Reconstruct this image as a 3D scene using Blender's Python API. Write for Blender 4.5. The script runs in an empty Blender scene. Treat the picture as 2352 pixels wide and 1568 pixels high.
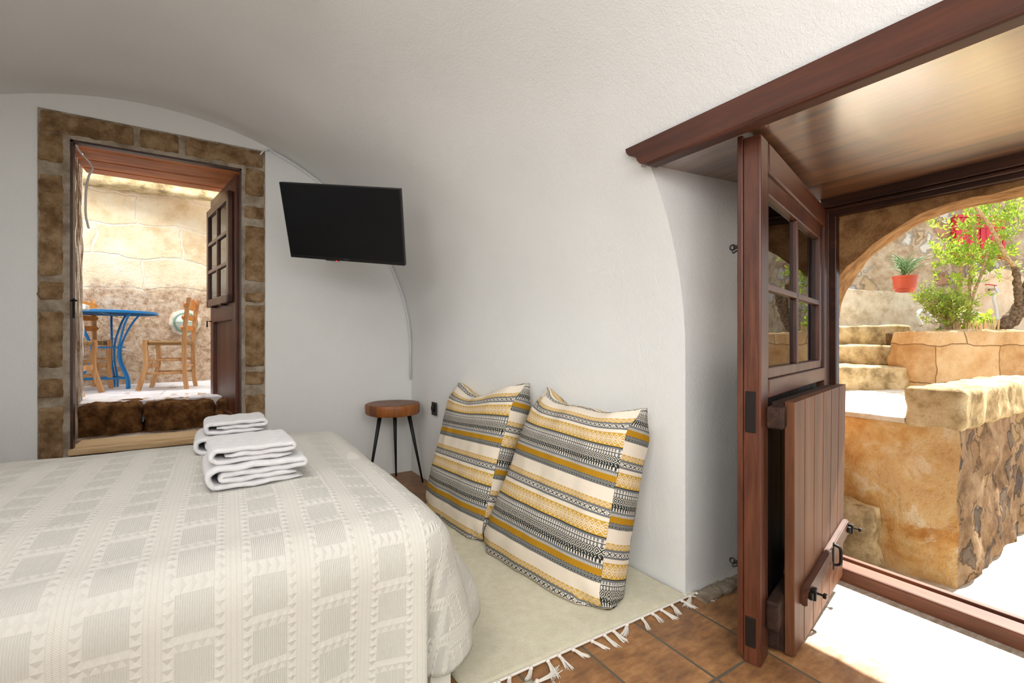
import bpy, bmesh, math, random
from mathutils import Vector, Matrix, noise as mnoise
PI = math.pi
rnd = random.Random(7)
SC = bpy.context.scene
COL = SC.collection

# ------------------------------------------------------------------ camera
CAM = Vector((-1.333, -3.744, 1.10))
RGT = Vector((.8476, -.5308, 0)); FWD = Vector((.5308, .8476, 0))
cd = bpy.data.cameras.new('camera'); cam = bpy.data.objects.new('camera', cd); COL.objects.link(cam)
cam.location = CAM; cam.rotation_euler = (PI/2, 0, -math.atan2(.5308, .8476))
cd.sensor_width = 36; cd.lens = 16; cd.clip_start = .05; cd.clip_end = 200
SC.camera = cam
YAW = -math.atan2(.5308, .8476)
def ray(px, py):
    return RGT*((px-1176)/1045) + FWD + Vector((0, 0, (784-py)/1045))
def atD(px, py, D): return CAM + ray(px, py)*D
def atY(px, py, Y):
    d = ray(px, py); return CAM + d*((Y-CAM.y)/d.y)
def atX(px, py, X):
    d = ray(px, py); return CAM + d*((X-CAM.x)/d.x)
def atZ(px, py, Z):
    d = ray(px, py); return CAM + d*((Z-CAM.z)/d.z)
def cf(a, b, z):            # courtyard frame: a to the right, b away from the doorway, turned 32 degrees
    return Vector((CAM.x, CAM.y, 0)) + RGT*a + FWD*b + Vector((0, 0, z))

# ------------------------------------------------------------------ node helpers
class N:
    def __init__(s, t, k): s.t = t; s.k = k
    def _m(s, op, *o, clamp=False):
        n = s.t.nodes.new('ShaderNodeMath'); n.operation = op; n.use_clamp = clamp
        for i, v in enumerate((s,)+o):
            if isinstance(v, N): s.t.links.new(v.k, n.inputs[i])
            else: n.inputs[i].default_value = v
        return N(s.t, n.outputs[0])
    def __add__(s, o): return s._m('ADD', o)
    __radd__ = __add__
    def __sub__(s, o): return s._m('SUBTRACT', o)
    def __rsub__(s, o): return (s*-1)+o
    def __mul__(s, o): return s._m('MULTIPLY', o)
    __rmul__ = __mul__
    def __truediv__(s, o): return s._m('DIVIDE', o)
    def frac(s): return s._m('FRACT')
    def abs(s): return s._m('ABSOLUTE')
    def lt(s, o): return s._m('LESS_THAN', o)
    def gt(s, o): return s._m('GREATER_THAN', o)
    def mx(s, o): return s._m('MAXIMUM', o)
    def mn(s, o): return s._m('MINIMUM', o)
    def sin(s): return s._m('SINE')
    def pw(s, o): return s._m('POWER', o)
    def floor(s): return s._m('FLOOR')
    def cl(s): return s._m('ADD', 0.0, clamp=True)
    def band(s, a, b): return s.gt(a)*s.lt(b)
    def ss(s, a, b):
        n = s.t.nodes.new('ShaderNodeMapRange'); n.interpolation_type = 'SMOOTHSTEP'
        s.t.links.new(s.k, n.inputs[0]); n.inputs[1].default_value = a; n.inputs[2].default_value = b
        return N(s.t, n.outputs[0])
class Mat:
    def __init__(s, name, rough=.6, spec=.5):
        s.m = bpy.data.materials.new(name); s.m.use_nodes = True
        s.t = s.m.node_tree; s.b = s.t.nodes['Principled BSDF']
        s.b.inputs['Roughness'].default_value = rough
        s.b.inputs['Specular IOR Level'].default_value = spec
        s.tc = s.t.nodes.new('ShaderNodeTexCoord')
    def co(s, kind='Object', scale=(1, 1, 1), loc=(0, 0, 0), rot=(0, 0, 0)):
        n = s.t.nodes.new('ShaderNodeMapping'); s.t.links.new(s.tc.outputs[kind], n.inputs[0])
        n.inputs['Scale'].default_value = scale; n.inputs['Location'].default_value = loc; n.inputs['Rotation'].default_value = rot
        return n.outputs[0]
    def sep(s, k):
        n = s.t.nodes.new('ShaderNodeSeparateXYZ'); s.t.links.new(k, n.inputs[0])
        return [N(s.t, n.outputs[i]) for i in range(3)]
    def comb(s, x, y, z=0.0):
        n = s.t.nodes.new('ShaderNodeCombineXYZ')
        for i, v in enumerate((x, y, z)):
            if isinstance(v, N): s.t.links.new(v.k, n.inputs[i])
            else: n.inputs[i].default_value = v
        return n.outputs[0]
    def noise(s, k, scale, det=4, rough=.55, dist=0):
        n = s.t.nodes.new('ShaderNodeTexNoise'); s.t.links.new(k, n.inputs['Vector'])
        n.inputs['Scale'].default_value = scale; n.inputs['Detail'].default_value = det
        n.inputs['Roughness'].default_value = rough; n.inputs['Distortion'].default_value = dist
        return N(s.t, n.outputs[0])
    def noisec(s, k, scale, det=2):
        n = s.t.nodes.new('ShaderNodeTexNoise'); s.t.links.new(k, n.inputs['Vector'])
        n.inputs['Scale'].default_value = scale; n.inputs['Detail'].default_value = det
        return n.outputs['Color']
    def voro(s, k, scale, feat='F1', out='Distance', rnd_=1.0):
        n = s.t.nodes.new('ShaderNodeTexVoronoi'); n.feature = feat; s.t.links.new(k, n.inputs['Vector'])
        n.inputs['Scale'].default_value = scale; n.inputs['Randomness'].default_value = rnd_
        return n.outputs[out]
    def brick(s, k, scale, mortar=.02, w=.5, h=.25, smooth=.1, off=.5):
        n = s.t.nodes.new('ShaderNodeTexBrick'); s.t.links.new(k, n.inputs['Vector'])
        n.inputs['Scale'].default_value = scale; n.inputs['Mortar Size'].default_value = mortar
        n.inputs['Mortar Smooth'].default_value = smooth; n.inputs['Brick Width'].default_value = w; n.inputs['Row Height'].default_value = h
        n.offset = off
        n.inputs['Color1'].default_value = (0, 0, 0, 1); n.inputs['Color2'].default_value = (1, 1, 1, 1); n.inputs['Mortar'].default_value = (.5, .5, .5, 1)
        return n.outputs['Color'], N(s.t, n.outputs['Fac'])
    def warp(s, k, col, amt):
        a = s.t.nodes.new('ShaderNodeVectorMath'); a.operation = 'SUBTRACT'; s.t.links.new(col, a.inputs[0]); a.inputs[1].default_value = (.5, .5, .5)
        b = s.t.nodes.new('ShaderNodeVectorMath'); b.operation = 'SCALE'; s.t.links.new(a.outputs[0], b.inputs[0]); b.inputs['Scale'].default_value = amt
        c = s.t.nodes.new('ShaderNodeVectorMath'); c.operation = 'ADD'; s.t.links.new(k, c.inputs[0]); s.t.links.new(b.outputs[0], c.inputs[1])
        return c.outputs[0]
    def mix(s, f, a, b, mode='MIX'):
        n = s.t.nodes.new('ShaderNodeMix'); n.data_type = 'RGBA'; n.blend_type = mode
        for i, v in ((0, f), (6, a), (7, b)):
            if isinstance(v, N): s.t.links.new(v.k, n.inputs[i])
            elif isinstance(v, bpy.types.NodeSocket): s.t.links.new(v, n.inputs[i])
            elif isinstance(v, (int, float)): n.inputs[i].default_value = v
            else: n.inputs[i].default_value = (v[0], v[1], v[2], 1)
        return n.outputs[2]
    def ramp(s, f, stops, interp='LINEAR'):
        n = s.t.nodes.new('ShaderNodeValToRGB'); s.t.links.new(f.k, n.inputs[0]); e = n.color_ramp; e.interpolation = interp
        while len(e.elements) < len(stops): e.elements.new(.5)
        for el, (p, c) in zip(e.elements, stops): el.position = p; el.color = (c[0], c[1], c[2], 1)
        return n.outputs[0]
    def color(s, c):
        if isinstance(c, bpy.types.NodeSocket): s.t.links.new(c, s.b.inputs['Base Color'])
        else: s.b.inputs['Base Color'].default_value = (c[0], c[1], c[2], 1)
        return s
    def bump(s, h, strength=.3, dist=.01):
        n = s.t.nodes.new('ShaderNodeBump'); n.inputs['Strength'].default_value = strength; n.inputs['Distance'].default_value = dist
        s.t.links.new(h.k, n.inputs['Height']); s.t.links.new(n.outputs[0], s.b.inputs['Normal']); return s
    def rough(s, r):
        s.t.links.new(r.k, s.b.inputs['Roughness']); return s
def sv(c):   # srgb 0-255 to linear
    return tuple(((v/255)/12.92 if v/255 <= .04045 else ((v/255+.055)/1.055)**2.4) for v in c)

# ------------------------------------------------------------------ materials
def plain(name, c, rough=.5, metal=0, spec=.5):
    M = Mat(name, rough, spec); M.color(c); M.b.inputs['Metallic'].default_value = metal; return M.m
def plaster(name, c1, c2, s=1.0, st=.5):
    M = Mat(name, .9, .1); k = M.co()
    n = M.noise(k, 3, 3); M.color(M.mix(n, c1, c2))
    kd = M.co(scale=(1, 1, .6))
    h = M.noise(kd, 85*s, 3, .6, .8)*.55 + M.noise(k, 10*s, 2)*.7 + M.noise(k, 230*s, 2)*.2
    M.bump(h, st, .012); return M.m
m_plaster = plaster('white_plaster', (.80, .81, .80), (.84, .85, .84), 1, .3)
m_plaster_wall = plaster('white_plaster_wall', (.75, .76, .75), (.80, .81, .80), 1.2, .34)
def stone(name, cols, bump=.8, scale=1, speck=.5, rough=.95, dist=.02):
    M = Mat(name, rough, .1); k = M.co()
    n = M.noise(k, 5*scale, 6, .65); f = n.ss(.3, .7)
    c = M.ramp(f, [(i/(len(cols)-1), q) for i, q in enumerate(cols)])
    n2 = M.noise(k, 45*scale, 3, .7); c = M.mix(n2.ss(.55, .8)*speck, c, tuple(v*.45 for v in cols[0]))
    M.color(c)
    h = n*1.0 + M.noise(k, 28*scale, 5, .75)*.7 + n2*.3
    M.bump(h, bump, dist); return M.m
m_sandstone_brown = stone('brown_sandstone', [sv((118, 92, 64)), sv((156, 126, 92)), sv((184, 156, 122))], .9, 2.4)
m_mortar = stone('pale_mortar', [sv((132, 116, 98)), sv((164, 150, 132)), sv((184, 172, 156))], .7, 2, .3)
def block_wall(name, axes, scale, cols, mortarc, warp=.12, lower=None, hb=.25, wb=.55, bump=1., ms=.03):
    M = Mat(name, .95, .1); k = M.co(); x, y, z = M.sep(k)
    u = {'x': x, 'y': y}[axes]
    v = M.comb(u, z, 0.0)
    vw = M.warp(v, M.noisec(k, 2.2, 3), warp)
    bc, bf = M.brick(vw, scale, ms, wb, hb, .6)
    n = M.noise(k, 4, 6, .65); n2 = M.noise(k, 22, 5, .75)
    c = M.ramp((n*.85+N(M.t, bc)*.12).ss(.25, .75), [(i/(len(cols)-1), q) for i, q in enumerate(cols)])
    c = M.mix(bf.ss(.2, .9)*.8, c, mortarc)
    c = M.mix(n2.ss(.56, .78)*.45, c, tuple(q*.5 for q in cols[0]))
    h = n*.5 + n2*.6 - bf*.25
    if lower:
        f = (z + M.noise(k, 5, 3)*.5).ss(lower[0]+.35, lower[0]+.15)
        cr = M.noise(k, 16, 6, .8, .4)
        c2 = M.ramp(cr.ss(.3, .72), [(0, lower[1]), (.5, lower[2]), (1, lower[3])])
        c = M.mix(f, c, c2)
        h = h + f*(cr*1.6-.8)
    M.color(c); M.bump(h, bump, .03); return M.m
m_terrace_wall = block_wall('terrace_sandstone', 'x', 1.0, [sv((205, 176, 136)), sv((232, 212, 178)), sv((240, 228, 204))], sv((236, 224, 204)), .26,
    (1.65, sv((168, 132, 102)), sv((218, 190, 162)), sv((238, 222, 202))), .33, .7, .8, .014)
m_planter_wall = block_wall('planter_sandstone', 'x', 1.0, [sv((172, 130, 84)), sv((204, 168, 122)), sv((218, 192, 152))], sv((128, 92, 58)), .16, None, .36, .62, 1.0, .006)
def rubble(name, base, stones, scale, thr=.45, bump=1.2):
    M = Mat(name, .95, .1); k = M.co(); kw = M.warp(k, M.noisec(k, 6, 4), .3)
    e = N(M.t, M.voro(kw, scale, 'DISTANCE_TO_EDGE')); cc = M.voro(kw, scale, 'F1', 'Color')
    r, g, b = M.sep(cc)
    st = M.ramp(r, [(i/len(stones), q) for i, q in enumerate(stones)], 'CONSTANT')
    n = M.noise(k, 6, 6, .65); n2 = M.noise(k, 30, 5, .7)
    bs = M.ramp(n.ss(.3, .7), [(0, base[0]), (.5, base[1]), (1, base[2])])
    msk = (e + n2*.25 - .16).ss(.02, .16)*g.gt(thr)*.8
    c = M.mix(msk, bs, st); c = M.mix(n2.ss(.55, .8)*.4, c, tuple(q*.45 for q in base[0]))
    M.color(c); M.bump(msk*.6+n*.5+n2*.6, bump, .03); return M.m
def retaining_mat():
    M = Mat('retaining_patchy_stone', .95, .1); k = M.co(); kw = M.warp(k, M.noisec(k, 3, 3), .35)
    n = M.noise(k, 2.6, 6, .62, .6); n2 = M.noise(k, 24, 5, .75); n3 = M.noise(kw, 6, 4, .6)
    e = N(M.t, M.voro(kw, 2.6, 'DISTANCE_TO_EDGE'))
    c = M.ramp((n*.7+n3*.4-.05).ss(.3, .72), [(0, sv((178, 118, 58))), (.35, sv((216, 164, 98))), (.65, sv((232, 194, 132))), (1, sv((244, 226, 190)))])
    cc = M.sep(M.voro(kw, 2.6, 'F1', 'Color'))[0]; c = M.mix(cc.gt(.55)*.45*n2.ss(.3, .5), c, sv((238, 214, 166))); c = M.mix(n3.ss(.56, .66)*.6, c, sv((244, 228, 198)))
    c = M.mix(e.ss(.05, .0)*.18, c, sv((236, 216, 182)))
    c = M.mix(n2.ss(.56, .78)*.5, c, sv((110, 74, 40))); M.color(c); M.bump(n*.6+n2*.7+e.ss(0, .1)*.12, 1., .03); return M.m
m_retaining = retaining_mat()
m_retaining_side = rubble('retaining_rubble_side', [sv((120, 96, 72)), sv((160, 132, 102)), sv((182, 158, 128))],
    [sv((92, 88, 86)), sv((150, 120, 88)), sv((112, 102, 94)), sv((176, 146, 106)), sv((84, 80, 80))], 6, .6, 1.4)
m_court_wall = rubble('courtyard_rubble', [sv((160, 136, 108)), sv((192, 168, 138)), sv((208, 190, 164))],
    [sv((200, 196, 190)), sv((206, 178, 140)), sv((180, 176, 174)), sv((190, 140, 110)), sv((226, 220, 208))], 3.0, .6)
m_arch = stone('arch_plaster', [sv((148, 108, 70)), sv((186, 142, 96)), sv((208, 166, 114))], 1.0, 2.2, .35)
m_pale_stone = stone('pale_limestone', [sv((198, 184, 160)), sv((224, 214, 196)), sv((238, 232, 218))], .6, 1.5, .35)
m_step_stone = stone('step_stone', [sv((150, 130, 96)), sv((206, 184, 140)), sv((230, 212, 172))], .8, 1.6, .6)
m_dark_stone = stone('dark_step_stone', [sv((72, 48, 28)), sv((112, 76, 44)), sv((146, 106, 66))], 1.0, 3, .5)
m_ground = stone('alley_ground', [sv((176, 164, 146)), sv((208, 196, 178)), sv((222, 212, 196))], .6, 2, .35)
m_soil = stone('soil', [sv((110, 84, 58)), sv((150, 120, 88)), sv((180, 152, 116))], 1.0, 6, .6)
def jamb_mat():
    M = Mat('jamb_rough_plaster', .95, .1); k = M.co()
    n = M.noise(k, 5, 6, .7); n2 = M.noise(k, 24, 5, .75)
    c = M.ramp(n.ss(.32, .68), [(0, sv((120, 92, 68))), (.35, sv((176, 156, 138))), (1, sv((222, 214, 204)))])
    c = M.mix(n2.ss(.55, .75)*.5, c, sv((100, 76, 58))); M.color(c); M.bump(n*.8+n2*.8, 1., .03); return M.m
m_jamb = jamb_mat()
def wood(name, c1, c2, c3, axis='z', scale=1., rough=.4, spec=.5, bump=.15, coat=0):
    M = Mat(name, rough, spec)
    sc = {'x': (.08, 1, 1), 'y': (1, .08, 1), 'z': (1, 1, .08)}[axis]
    k = M.co(scale=sc); k2 = M.co()
    g = M.noise(k, 60*scale, 5, .65, .4); g2 = M.noise(k, 12*scale, 3, .5, .8); n = M.noise(k2, 3, 3)
    f = (g*.5+g2*.6+n*.3-.2).ss(.25, .8)
    c = M.ramp(f, [(0, c1), (.5, c2), (1, c3)]); M.color(c)
    M.bump(g, bump, .004); M.rough((g*.2+rough-.1))
    if coat: M.b.inputs['Coat Weight'].default_value = coat; M.b.inputs['Coat Roughness'].default_value = .25
    return M.m
W1, W2, W3 = sv((54, 25, 14)), sv((88, 46, 28)), sv((112, 65, 41))
m_wood_z = wood('reddish_wood_upright', W1, W2, W3, 'z')
m_wood_y = wood('reddish_wood_beam', sv((56, 25, 12)), sv((76, 36, 18)), sv((94, 48, 27)), 'y', 1, .5)
m_wood_x = wood('reddish_wood_rail', W1, W2, W3, 'x')
m_wood_dark = wood('dark_old_wood', sv((30, 18, 13)), sv((56, 36, 26)), sv((84, 60, 44)), 'x', 1, .7, .3, .4)
m_wood_black = wood('blackened_planks', sv((14, 9, 7)), sv((26, 18, 14)), sv((40, 28, 22)), 'z', 1, .6, .3, .3)
m_plank_front = wood('brown_planks', sv((74, 43, 26)), sv((106, 66, 42)), sv((128, 86, 56)), 'z', .8, .52, .3)
m_batten = wood('batten_wood', sv((52, 28, 18)), sv((80, 46, 30)), sv((104, 66, 44)), 'x', 1, .5)
m_frame_dark = wood('dark_frame_wood', sv((36, 18, 12)), sv((60, 32, 22)), sv((84, 46, 30)), 'y', 1, .4)
m_sill = wood('weathered_sill', sv((72, 36, 20)), sv((108, 62, 38)), sv((132, 84, 54)), 'y', 1, .55)
m_orange_wood = wood('orange_lintel_planks', sv((150, 80, 40)), sv((208, 130, 74)), sv((230, 162, 104)), 'x', 1, .6)
m_pale_wood = wood('pale_threshold_wood', sv((176, 140, 96)), sv((206, 176, 134)), sv((222, 198, 160)), 'x', 1, .7)
m_chair = wood('honey_wood', sv((164, 112, 66)), sv((202, 152, 100)), sv((218, 178, 130)), 'z', 1, .5)
m_chair_back = wood('amber_wood', sv((176, 98, 28)), sv((206, 128, 46)), sv((216, 148, 70)), 'x', 1, .4)
def soffit_mat():
    M = Mat('varnished_soffit_boards', .32, 1.0); M.b.inputs['Coat Weight'].default_value = .3; M.b.inputs['Coat Roughness'].default_value = .3
    k = M.co(scale=(1, .07, 1)); x, y, z = M.sep(M.co())
    g = M.noise(k, 40, 5, .6, .5); g2 = M.noise(k, 9, 3, .5, 1.)
    c = M.ramp((g*.4+g2*.8-.1).ss(.25, .75), [(0, sv((70, 38, 20))), (.5, sv((126, 80, 46))), (1, sv((160, 108, 62)))])
    gap = ((x-.10)/.42).frac(); ln = gap.lt(.008)
    c = M.mix(ln, c, (.02, .01, .006)); M.color(c)
    M.bump(g*.3-ln*1.5, .2, .006); M.rough(g2*.25+.27)
    gl = M.t.nodes.new('ShaderNodeBsdfGlossy'); gl.inputs['Roughness'].default_value = .2; fr = M.t.nodes.new('ShaderNodeFresnel'); fr.inputs[0].default_value = 6.0
    mx = M.t.nodes.new('ShaderNodeMixShader'); M.t.links.new(fr.outputs[0], mx.inputs[0]); M.t.links.new(M.b.outputs[0], mx.inputs[1]); M.t.links.new(gl.outputs[0], mx.inputs[2])
    M.t.links.new(mx.outputs[0], M.t.nodes['Material Output'].inputs[0]); return M.m
m_soffit = soffit_mat()
def tile_mat():
    M = Mat('terracotta_floor_tiles', .45, .45); k = M.co(); x, y, z = M.sep(k)
    tx = ((x-.02)/.268); ty = ((y+2.84)/.47)
    fx = (tx.frac()-.5).abs(); fy = (ty.frac()-.5).abs()
    nn = M.noise(k, 60, 3)*.006
    g = (fx+nn).gt(.484).mx((fy+nn*.5).gt(.491))
    cell = M.voro(M.comb(tx.floor(), ty.floor()), 1.0, 'F1', 'Color', 1.0)
    n = M.noise(k, 7, 5, .6); n2 = M.noise(M.co(scale=(1, 3, 1)), 14, 4, .65)
    c = M.ramp((n*.6+n2*.45+N(M.t, cell)*.12-.1).ss(.28, .75), [(0, sv((112, 78, 52))), (.5, sv((156, 112, 72))), (1, sv((186, 142, 96)))])
    # worn paving by the doorway, painted paler to make the sun patch white
    sunpatch_wear = (x+M.noise(k, 6, 4, .6)*.5).ss(.62, .95)*(y*-1).ss(2.72, 2.8)
    c = M.mix(sunpatch_wear*.9, c, M.ramp(n2.ss(.3, .7), [(0, sv((182, 170, 152))), (1, sv((226, 220, 208)))]))
    c = M.mix(g*(1-sunpatch_wear*.75), c, sv((96, 88, 74))); M.color(c)
    M.bump(n2*.5+n*.4-g*1.2, .35, .006); M.rough(n*.3+.3); return M.m
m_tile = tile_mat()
def deck_mat():
    M = Mat('pale_deck_paving', .8, .2); k = M.co(); x, y, z = M.sep(k)
    v = M.warp(M.comb(x, y, 0.0), M.noisec(k, 3, 2), .02)
    bc, bf = M.brick(v, 1.0, .006, .9, .34, .2)
    n = M.noise(k, 9, 5, .6)
    c = M.ramp(n.ss(.3, .7), [(0, sv((206, 202, 206))), (1, sv((232, 230, 234)))])
    c = M.mix(bf*.6, c, sv((150, 146, 146))); M.color(c); M.bump(n-bf, .3, .01); return M.m
m_deck = deck_mat()
def spread_mat():
    M = Mat('woven_bedspread', .95, .15); M.b.inputs['Sheen Weight'].default_value = .15
    u, v, _ = M.sep(M.co('UV'))
    P, R = .148, .118
    cu = (u/P).frac()
    def pyr(a, b):  # small raised diamond in a unit cell
        return (1-((a-.5).abs()+(b-.5).abs())*1.9).mx(0.0)
    vq = (v/.0236).frac()
    mA = cu.lt(.22); mB = cu.band(.22, .36); mD = cu.gt(.86); mC = cu.band(.36, .86)
    dB = pyr((cu-.22)/.14, vq); dD = pyr((cu-.86)/.14, vq)
    r = (v/R+.13).frac(); mR = r.gt(.70)*mC
    pu = (cu-.36)/.5
    dR = pyr((pu*3.6).frac(), (r-.70)/.30)
    ribs = ((pu*2*PI*17).sin()*.5+.5)
    pan = mC*r.lt(.70)
    ridge = mR*(((r-.72).abs().lt(.014)).mx((r-.985).abs().lt(.012)))
    edge = (((cu-.07).abs().lt(.008)).mx((cu-.15).abs().lt(.008))).mx(((cu-.22).abs().lt(.009)).mx((cu-.005).abs().lt(.008)))
    fine = ((u+v)*2*PI/.0045).sin()*.5+.5
    fine2 = ((u-v)*2*PI/.004).sin()*.5+.5
    h = mA*(.45+fine*.12) - edge*.4 + mB*(dB*1.1) + mD*(dD*1.1) + mR*dR*1.1 + ridge*.7 + pan*(ribs*.42+.15) + fine2*.05
    c = M.mix(pan*(1-ribs)*.4, sv((212, 209, 201)), sv((188, 190, 184)))
    c = M.mix(edge*.3, c, sv((186, 186, 180)))
    c = M.mix((mB+mD+mR)*.18, c, sv((205, 205, 200)))
    M.color(c); M.bump(h, .6, .006); return M.m
m_spread = spread_mat()
def cushion_mat():
    M = Mat('banded_woven_cloth', .95, .1)
    u, v, _ = M.sep(M.co('UV'))
    gold, gold2 = sv((186, 138, 36)), sv((206, 164, 70)); cream = sv((238, 226, 208)); blk = sv((46, 50, 48)); gry = sv((122, 124, 126)); wht = sv((224, 218, 206))
    p = (v/.385).frac()
    def loc(a, b): return (p-a)/(b-a)
    def fr(k, o=0.0): return (u/k+o).frac()
    def ab(x): return (x-.5).abs()
    B = [0, .07, .14, .295, .36, .46, .505, .67, .78, .905, 1.0001]
    layers = []
    # solid mustard
    layers.append(M.mix((fr(.006)).lt(.3)*.25, gold, sv((160, 112, 20))))
    # charcoal with little flower dots
    l = loc(.07, .14); d = (ab(fr(.016))+ab((l*1.5).frac())); f1 = d.lt(.22).mx((d-.55).abs().lt(.07))
    layers.append(M.mix(f1*.8, sv((76, 80, 80)), sv((190, 188, 180))))
    layers.append(M.mix(fr(.004).lt(.3)*.1, cream, sv((222, 208, 188))))
    # narrow mustard with cream lozenges
    l = loc(.295, .36); d = ab(fr(.024))+ab(l); f = (d-.30).abs().lt(.055).mx((d-.52).abs().lt(.05)).mx(d.lt(.07))
    layers.append(M.mix(f*.85, gold2, cream))
    # grey edged band of crosses
    l = loc(.36, .46); q = (l-.26)/.5; cx = (ab(fr(.031))-ab(q)*.9).abs().lt(.11)*ab(fr(.031)).lt(.36)
    bar = (ab(fr(.031, .5))).lt(.07)
    c = M.mix(cx, wht, blk); c = M.mix(bar*.6, c, gry); c = M.mix(l.band(.26, .76), M.mix(fr(.007).lt(.4)*.4, gry, sv((90, 92, 94))), c)
    layers.append(c)
    layers.append(M.mix(fr(.004).lt(.3)*.1, cream, sv((222, 208, 188))))
    # wide mustard band of nested diamonds
    l = loc(.505, .67); d = ab(fr(.056))+ab(l); f = (d*5.2).frac().lt(.42)
    d2 = (ab(fr(.056, .5))+ab(l)); f = M_or(f*d.lt(.52), (d2*5.2).frac().lt(.42)*d2.lt(.5))
    layers.append(M.mix(f*.85, gold2, cream))
    # comb teeth
    l = loc(.67, .78); t = fr(.0145).lt(.5)
    c = M.mix(l.lt(.1), gry, blk); c = M.mix(l.band(.28, .55)*t, c, wht); c = M.mix(l.band(.55, .62), c, wht); c = M.mix(l.band(.62, .70), c, blk)
    c = M.mix(l.gt(.7)*t, c, wht); layers.append(c)
    # dark lattice
    l = loc(.78, .905); d = ab(fr(.030))+ab((l*1.4).frac()); f = (d*3.2).frac().lt(.42)
    c = M.mix(f, blk, wht); c = M.mix(l.gt(.7)*fr(.015).lt(.5), c, blk); layers.append(c)
    l = loc(.905, 1.0); t = fr(.014).lt(.5)
    c = M.mix(l.lt(.35), gry, blk); c = M.mix(l.band(.05, .45)*t, c, wht); c = M.mix(l.gt(.7)*fr(.007).lt(.5), c, wht); layers.append(c)
    out = layers[0]
    for i in range(1, 10): out = M.mix(p.gt(B[i]), out, layers[i])
    M.color(out)
    w = ((u*2*PI/.0022).sin()+(v*2*PI/.0022).sin())*.25
    M.bump(w + M.noise(M.co('UV'), 60, 2)*.5, .25, .003); return M.m
def M_or(a, b): return a.mx(b)
m_cushion = cushion_mat()
def fuzzy(name, c1, c2, scale, st, dist=.006, sheen=.3):
    M = Mat(name, .98, .05); k = M.co(); n = M.noise(k, scale, 4, .7); n2 = M.noise(k, scale*.12, 3)
    M.color(M.mix((n*.6+n2*.5).ss(.3, .75), c1, c2)); M.bump(n+n2*.5, st, dist); M.b.inputs['Sheen Weight'].default_value = sheen; return M.m
m_rug = fuzzy('cream_wool_pile', sv((230, 222, 188)), sv((249, 244, 218)), 210, .9, .008)
m_fringe = plain('white_cotton_fringe', sv((226, 220, 210)), .95)
m_towel = fuzzy('white_terry', sv((226, 224, 226)), sv((244, 243, 245)), 420, .8, .004)
m_whitepaint = plain('white_painted_wood', sv((226, 226, 218)), .5)
m_mattress = plain('mattress_ticking', sv((226, 222, 214)), .9)
m_tvblack = plain('black_plastic', (.008, .008, .009), .4, 0, .3)
m_screen = plain('dark_screen', (.004, .004, .005), .22, 0, .25)
m_patch = stone('pale_wall_patch', [sv((206, 190, 168)), sv((228, 214, 194)), sv((236, 226, 208))], .5, 3, .2)
m_led = Mat('red_led').m; _b = m_led.node_tree.nodes['Principled BSDF']; _b.inputs['Base Color'].default_value = (.7, .01, .04, 1); _b.inputs['Emission Color'].default_value = (1, .02, .06, 1); _b.inputs['Emission Strength'].default_value = .6
m_logo = plain('grey_logo', (.12, .12, .13), .5)
m_iron = plain('black_iron', (.02, .018, .017), .5, .7)
m_leg = plain('black_steel_leg', (.010, .011, .011), .5, .2)
m_socket = plain('dark_socket_plate', (.018, .018, .016), .4)
m_cable = plain('white_cable', sv((226, 226, 230)), .5)
m_blue = plain('blue_enamel', sv((24, 128, 200)), .35)
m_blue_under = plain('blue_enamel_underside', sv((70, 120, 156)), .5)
m_glass = Mat('window_glass', .02); _g = m_glass
_n = _g.t.nodes; _gl = _n.new('ShaderNodeBsdfGlossy'); _gl.inputs['Roughness'].default_value = .01; _tr = _n.new('ShaderNodeBsdfTransparent'); _tr.inputs[0].default_value = (.93, .95, .94, 1)
_fr = _n.new('ShaderNodeFresnel'); _fr.inputs[0].default_value = 1.5; _mx = _n.new('ShaderNodeMixShader')
_g.t.links.new(_fr.outputs[0], _mx.inputs[0]); _g.t.links.new(_tr.outputs[0], _mx.inputs[1]); _g.t.links.new(_gl.outputs[0], _mx.inputs[2])
_g.t.links.new(_mx.outputs[0], _n['Material Output'].inputs[0]); m_glass = _g.m
m_lampglass = plain('milky_lamp_glass', sv((206, 216, 204)), .15)
m_lampring = plain('verdigris_lamp_ring', sv((126, 160, 148)), .5, .2)
m_red = wood('red_shutter_paint', sv((170, 24, 34)), sv((200, 40, 50)), sv((214, 62, 66)), 'z', .6, .5)
m_potplastic = plain('terracotta_plastic', sv((190, 78, 52)), .5)
m_aloe = Mat('aloe_leaf', .5); m_aloe.color(m_aloe.mix(m_aloe.noise(m_aloe.co(), 20, 2), sv((84, 128, 84)), sv((130, 166, 112)))); m_aloe = m_aloe.m
def leafmat(name, c1, c2, c3, tr=.35):
    M = Mat(name, .5, .4); M.color(M.ramp(M.noise(M.co(), 14, 3).ss(.3, .7), [(0, c1), (.5, c2), (1, c3)]))
    t = M.t.nodes.new('ShaderNodeBsdfTranslucent'); t.inputs[0].default_value = (c3[0], c3[1], c3[2], 1); mx = M.t.nodes.new('ShaderNodeMixShader'); mx.inputs[0].default_value = tr
    M.t.links.new(M.b.outputs[0], mx.inputs[1]); M.t.links.new(t.outputs[0], mx.inputs[2]); M.t.links.new(mx.outputs[0], M.t.nodes['Material Output'].inputs[0]); return M.m
m_leaf = leafmat('yellow_green_leaf', sv((78, 122, 24)), sv((128, 168, 44)), sv((186, 212, 80)))
m_leaf2 = leafmat('mid_green_leaf', sv((80, 118, 40)), sv((126, 160, 60)), sv((190, 206, 90)))
m_bark = stone('grey_brown_bark', [sv((116, 94, 74)), sv((164, 140, 114)), sv((200, 178, 152))], 1.2, 8, .4)
m_stem = stone('tan_stem', [sv((150, 124, 90)), sv((190, 164, 126)), sv((206, 184, 148))], .5, 8, .2)
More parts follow.
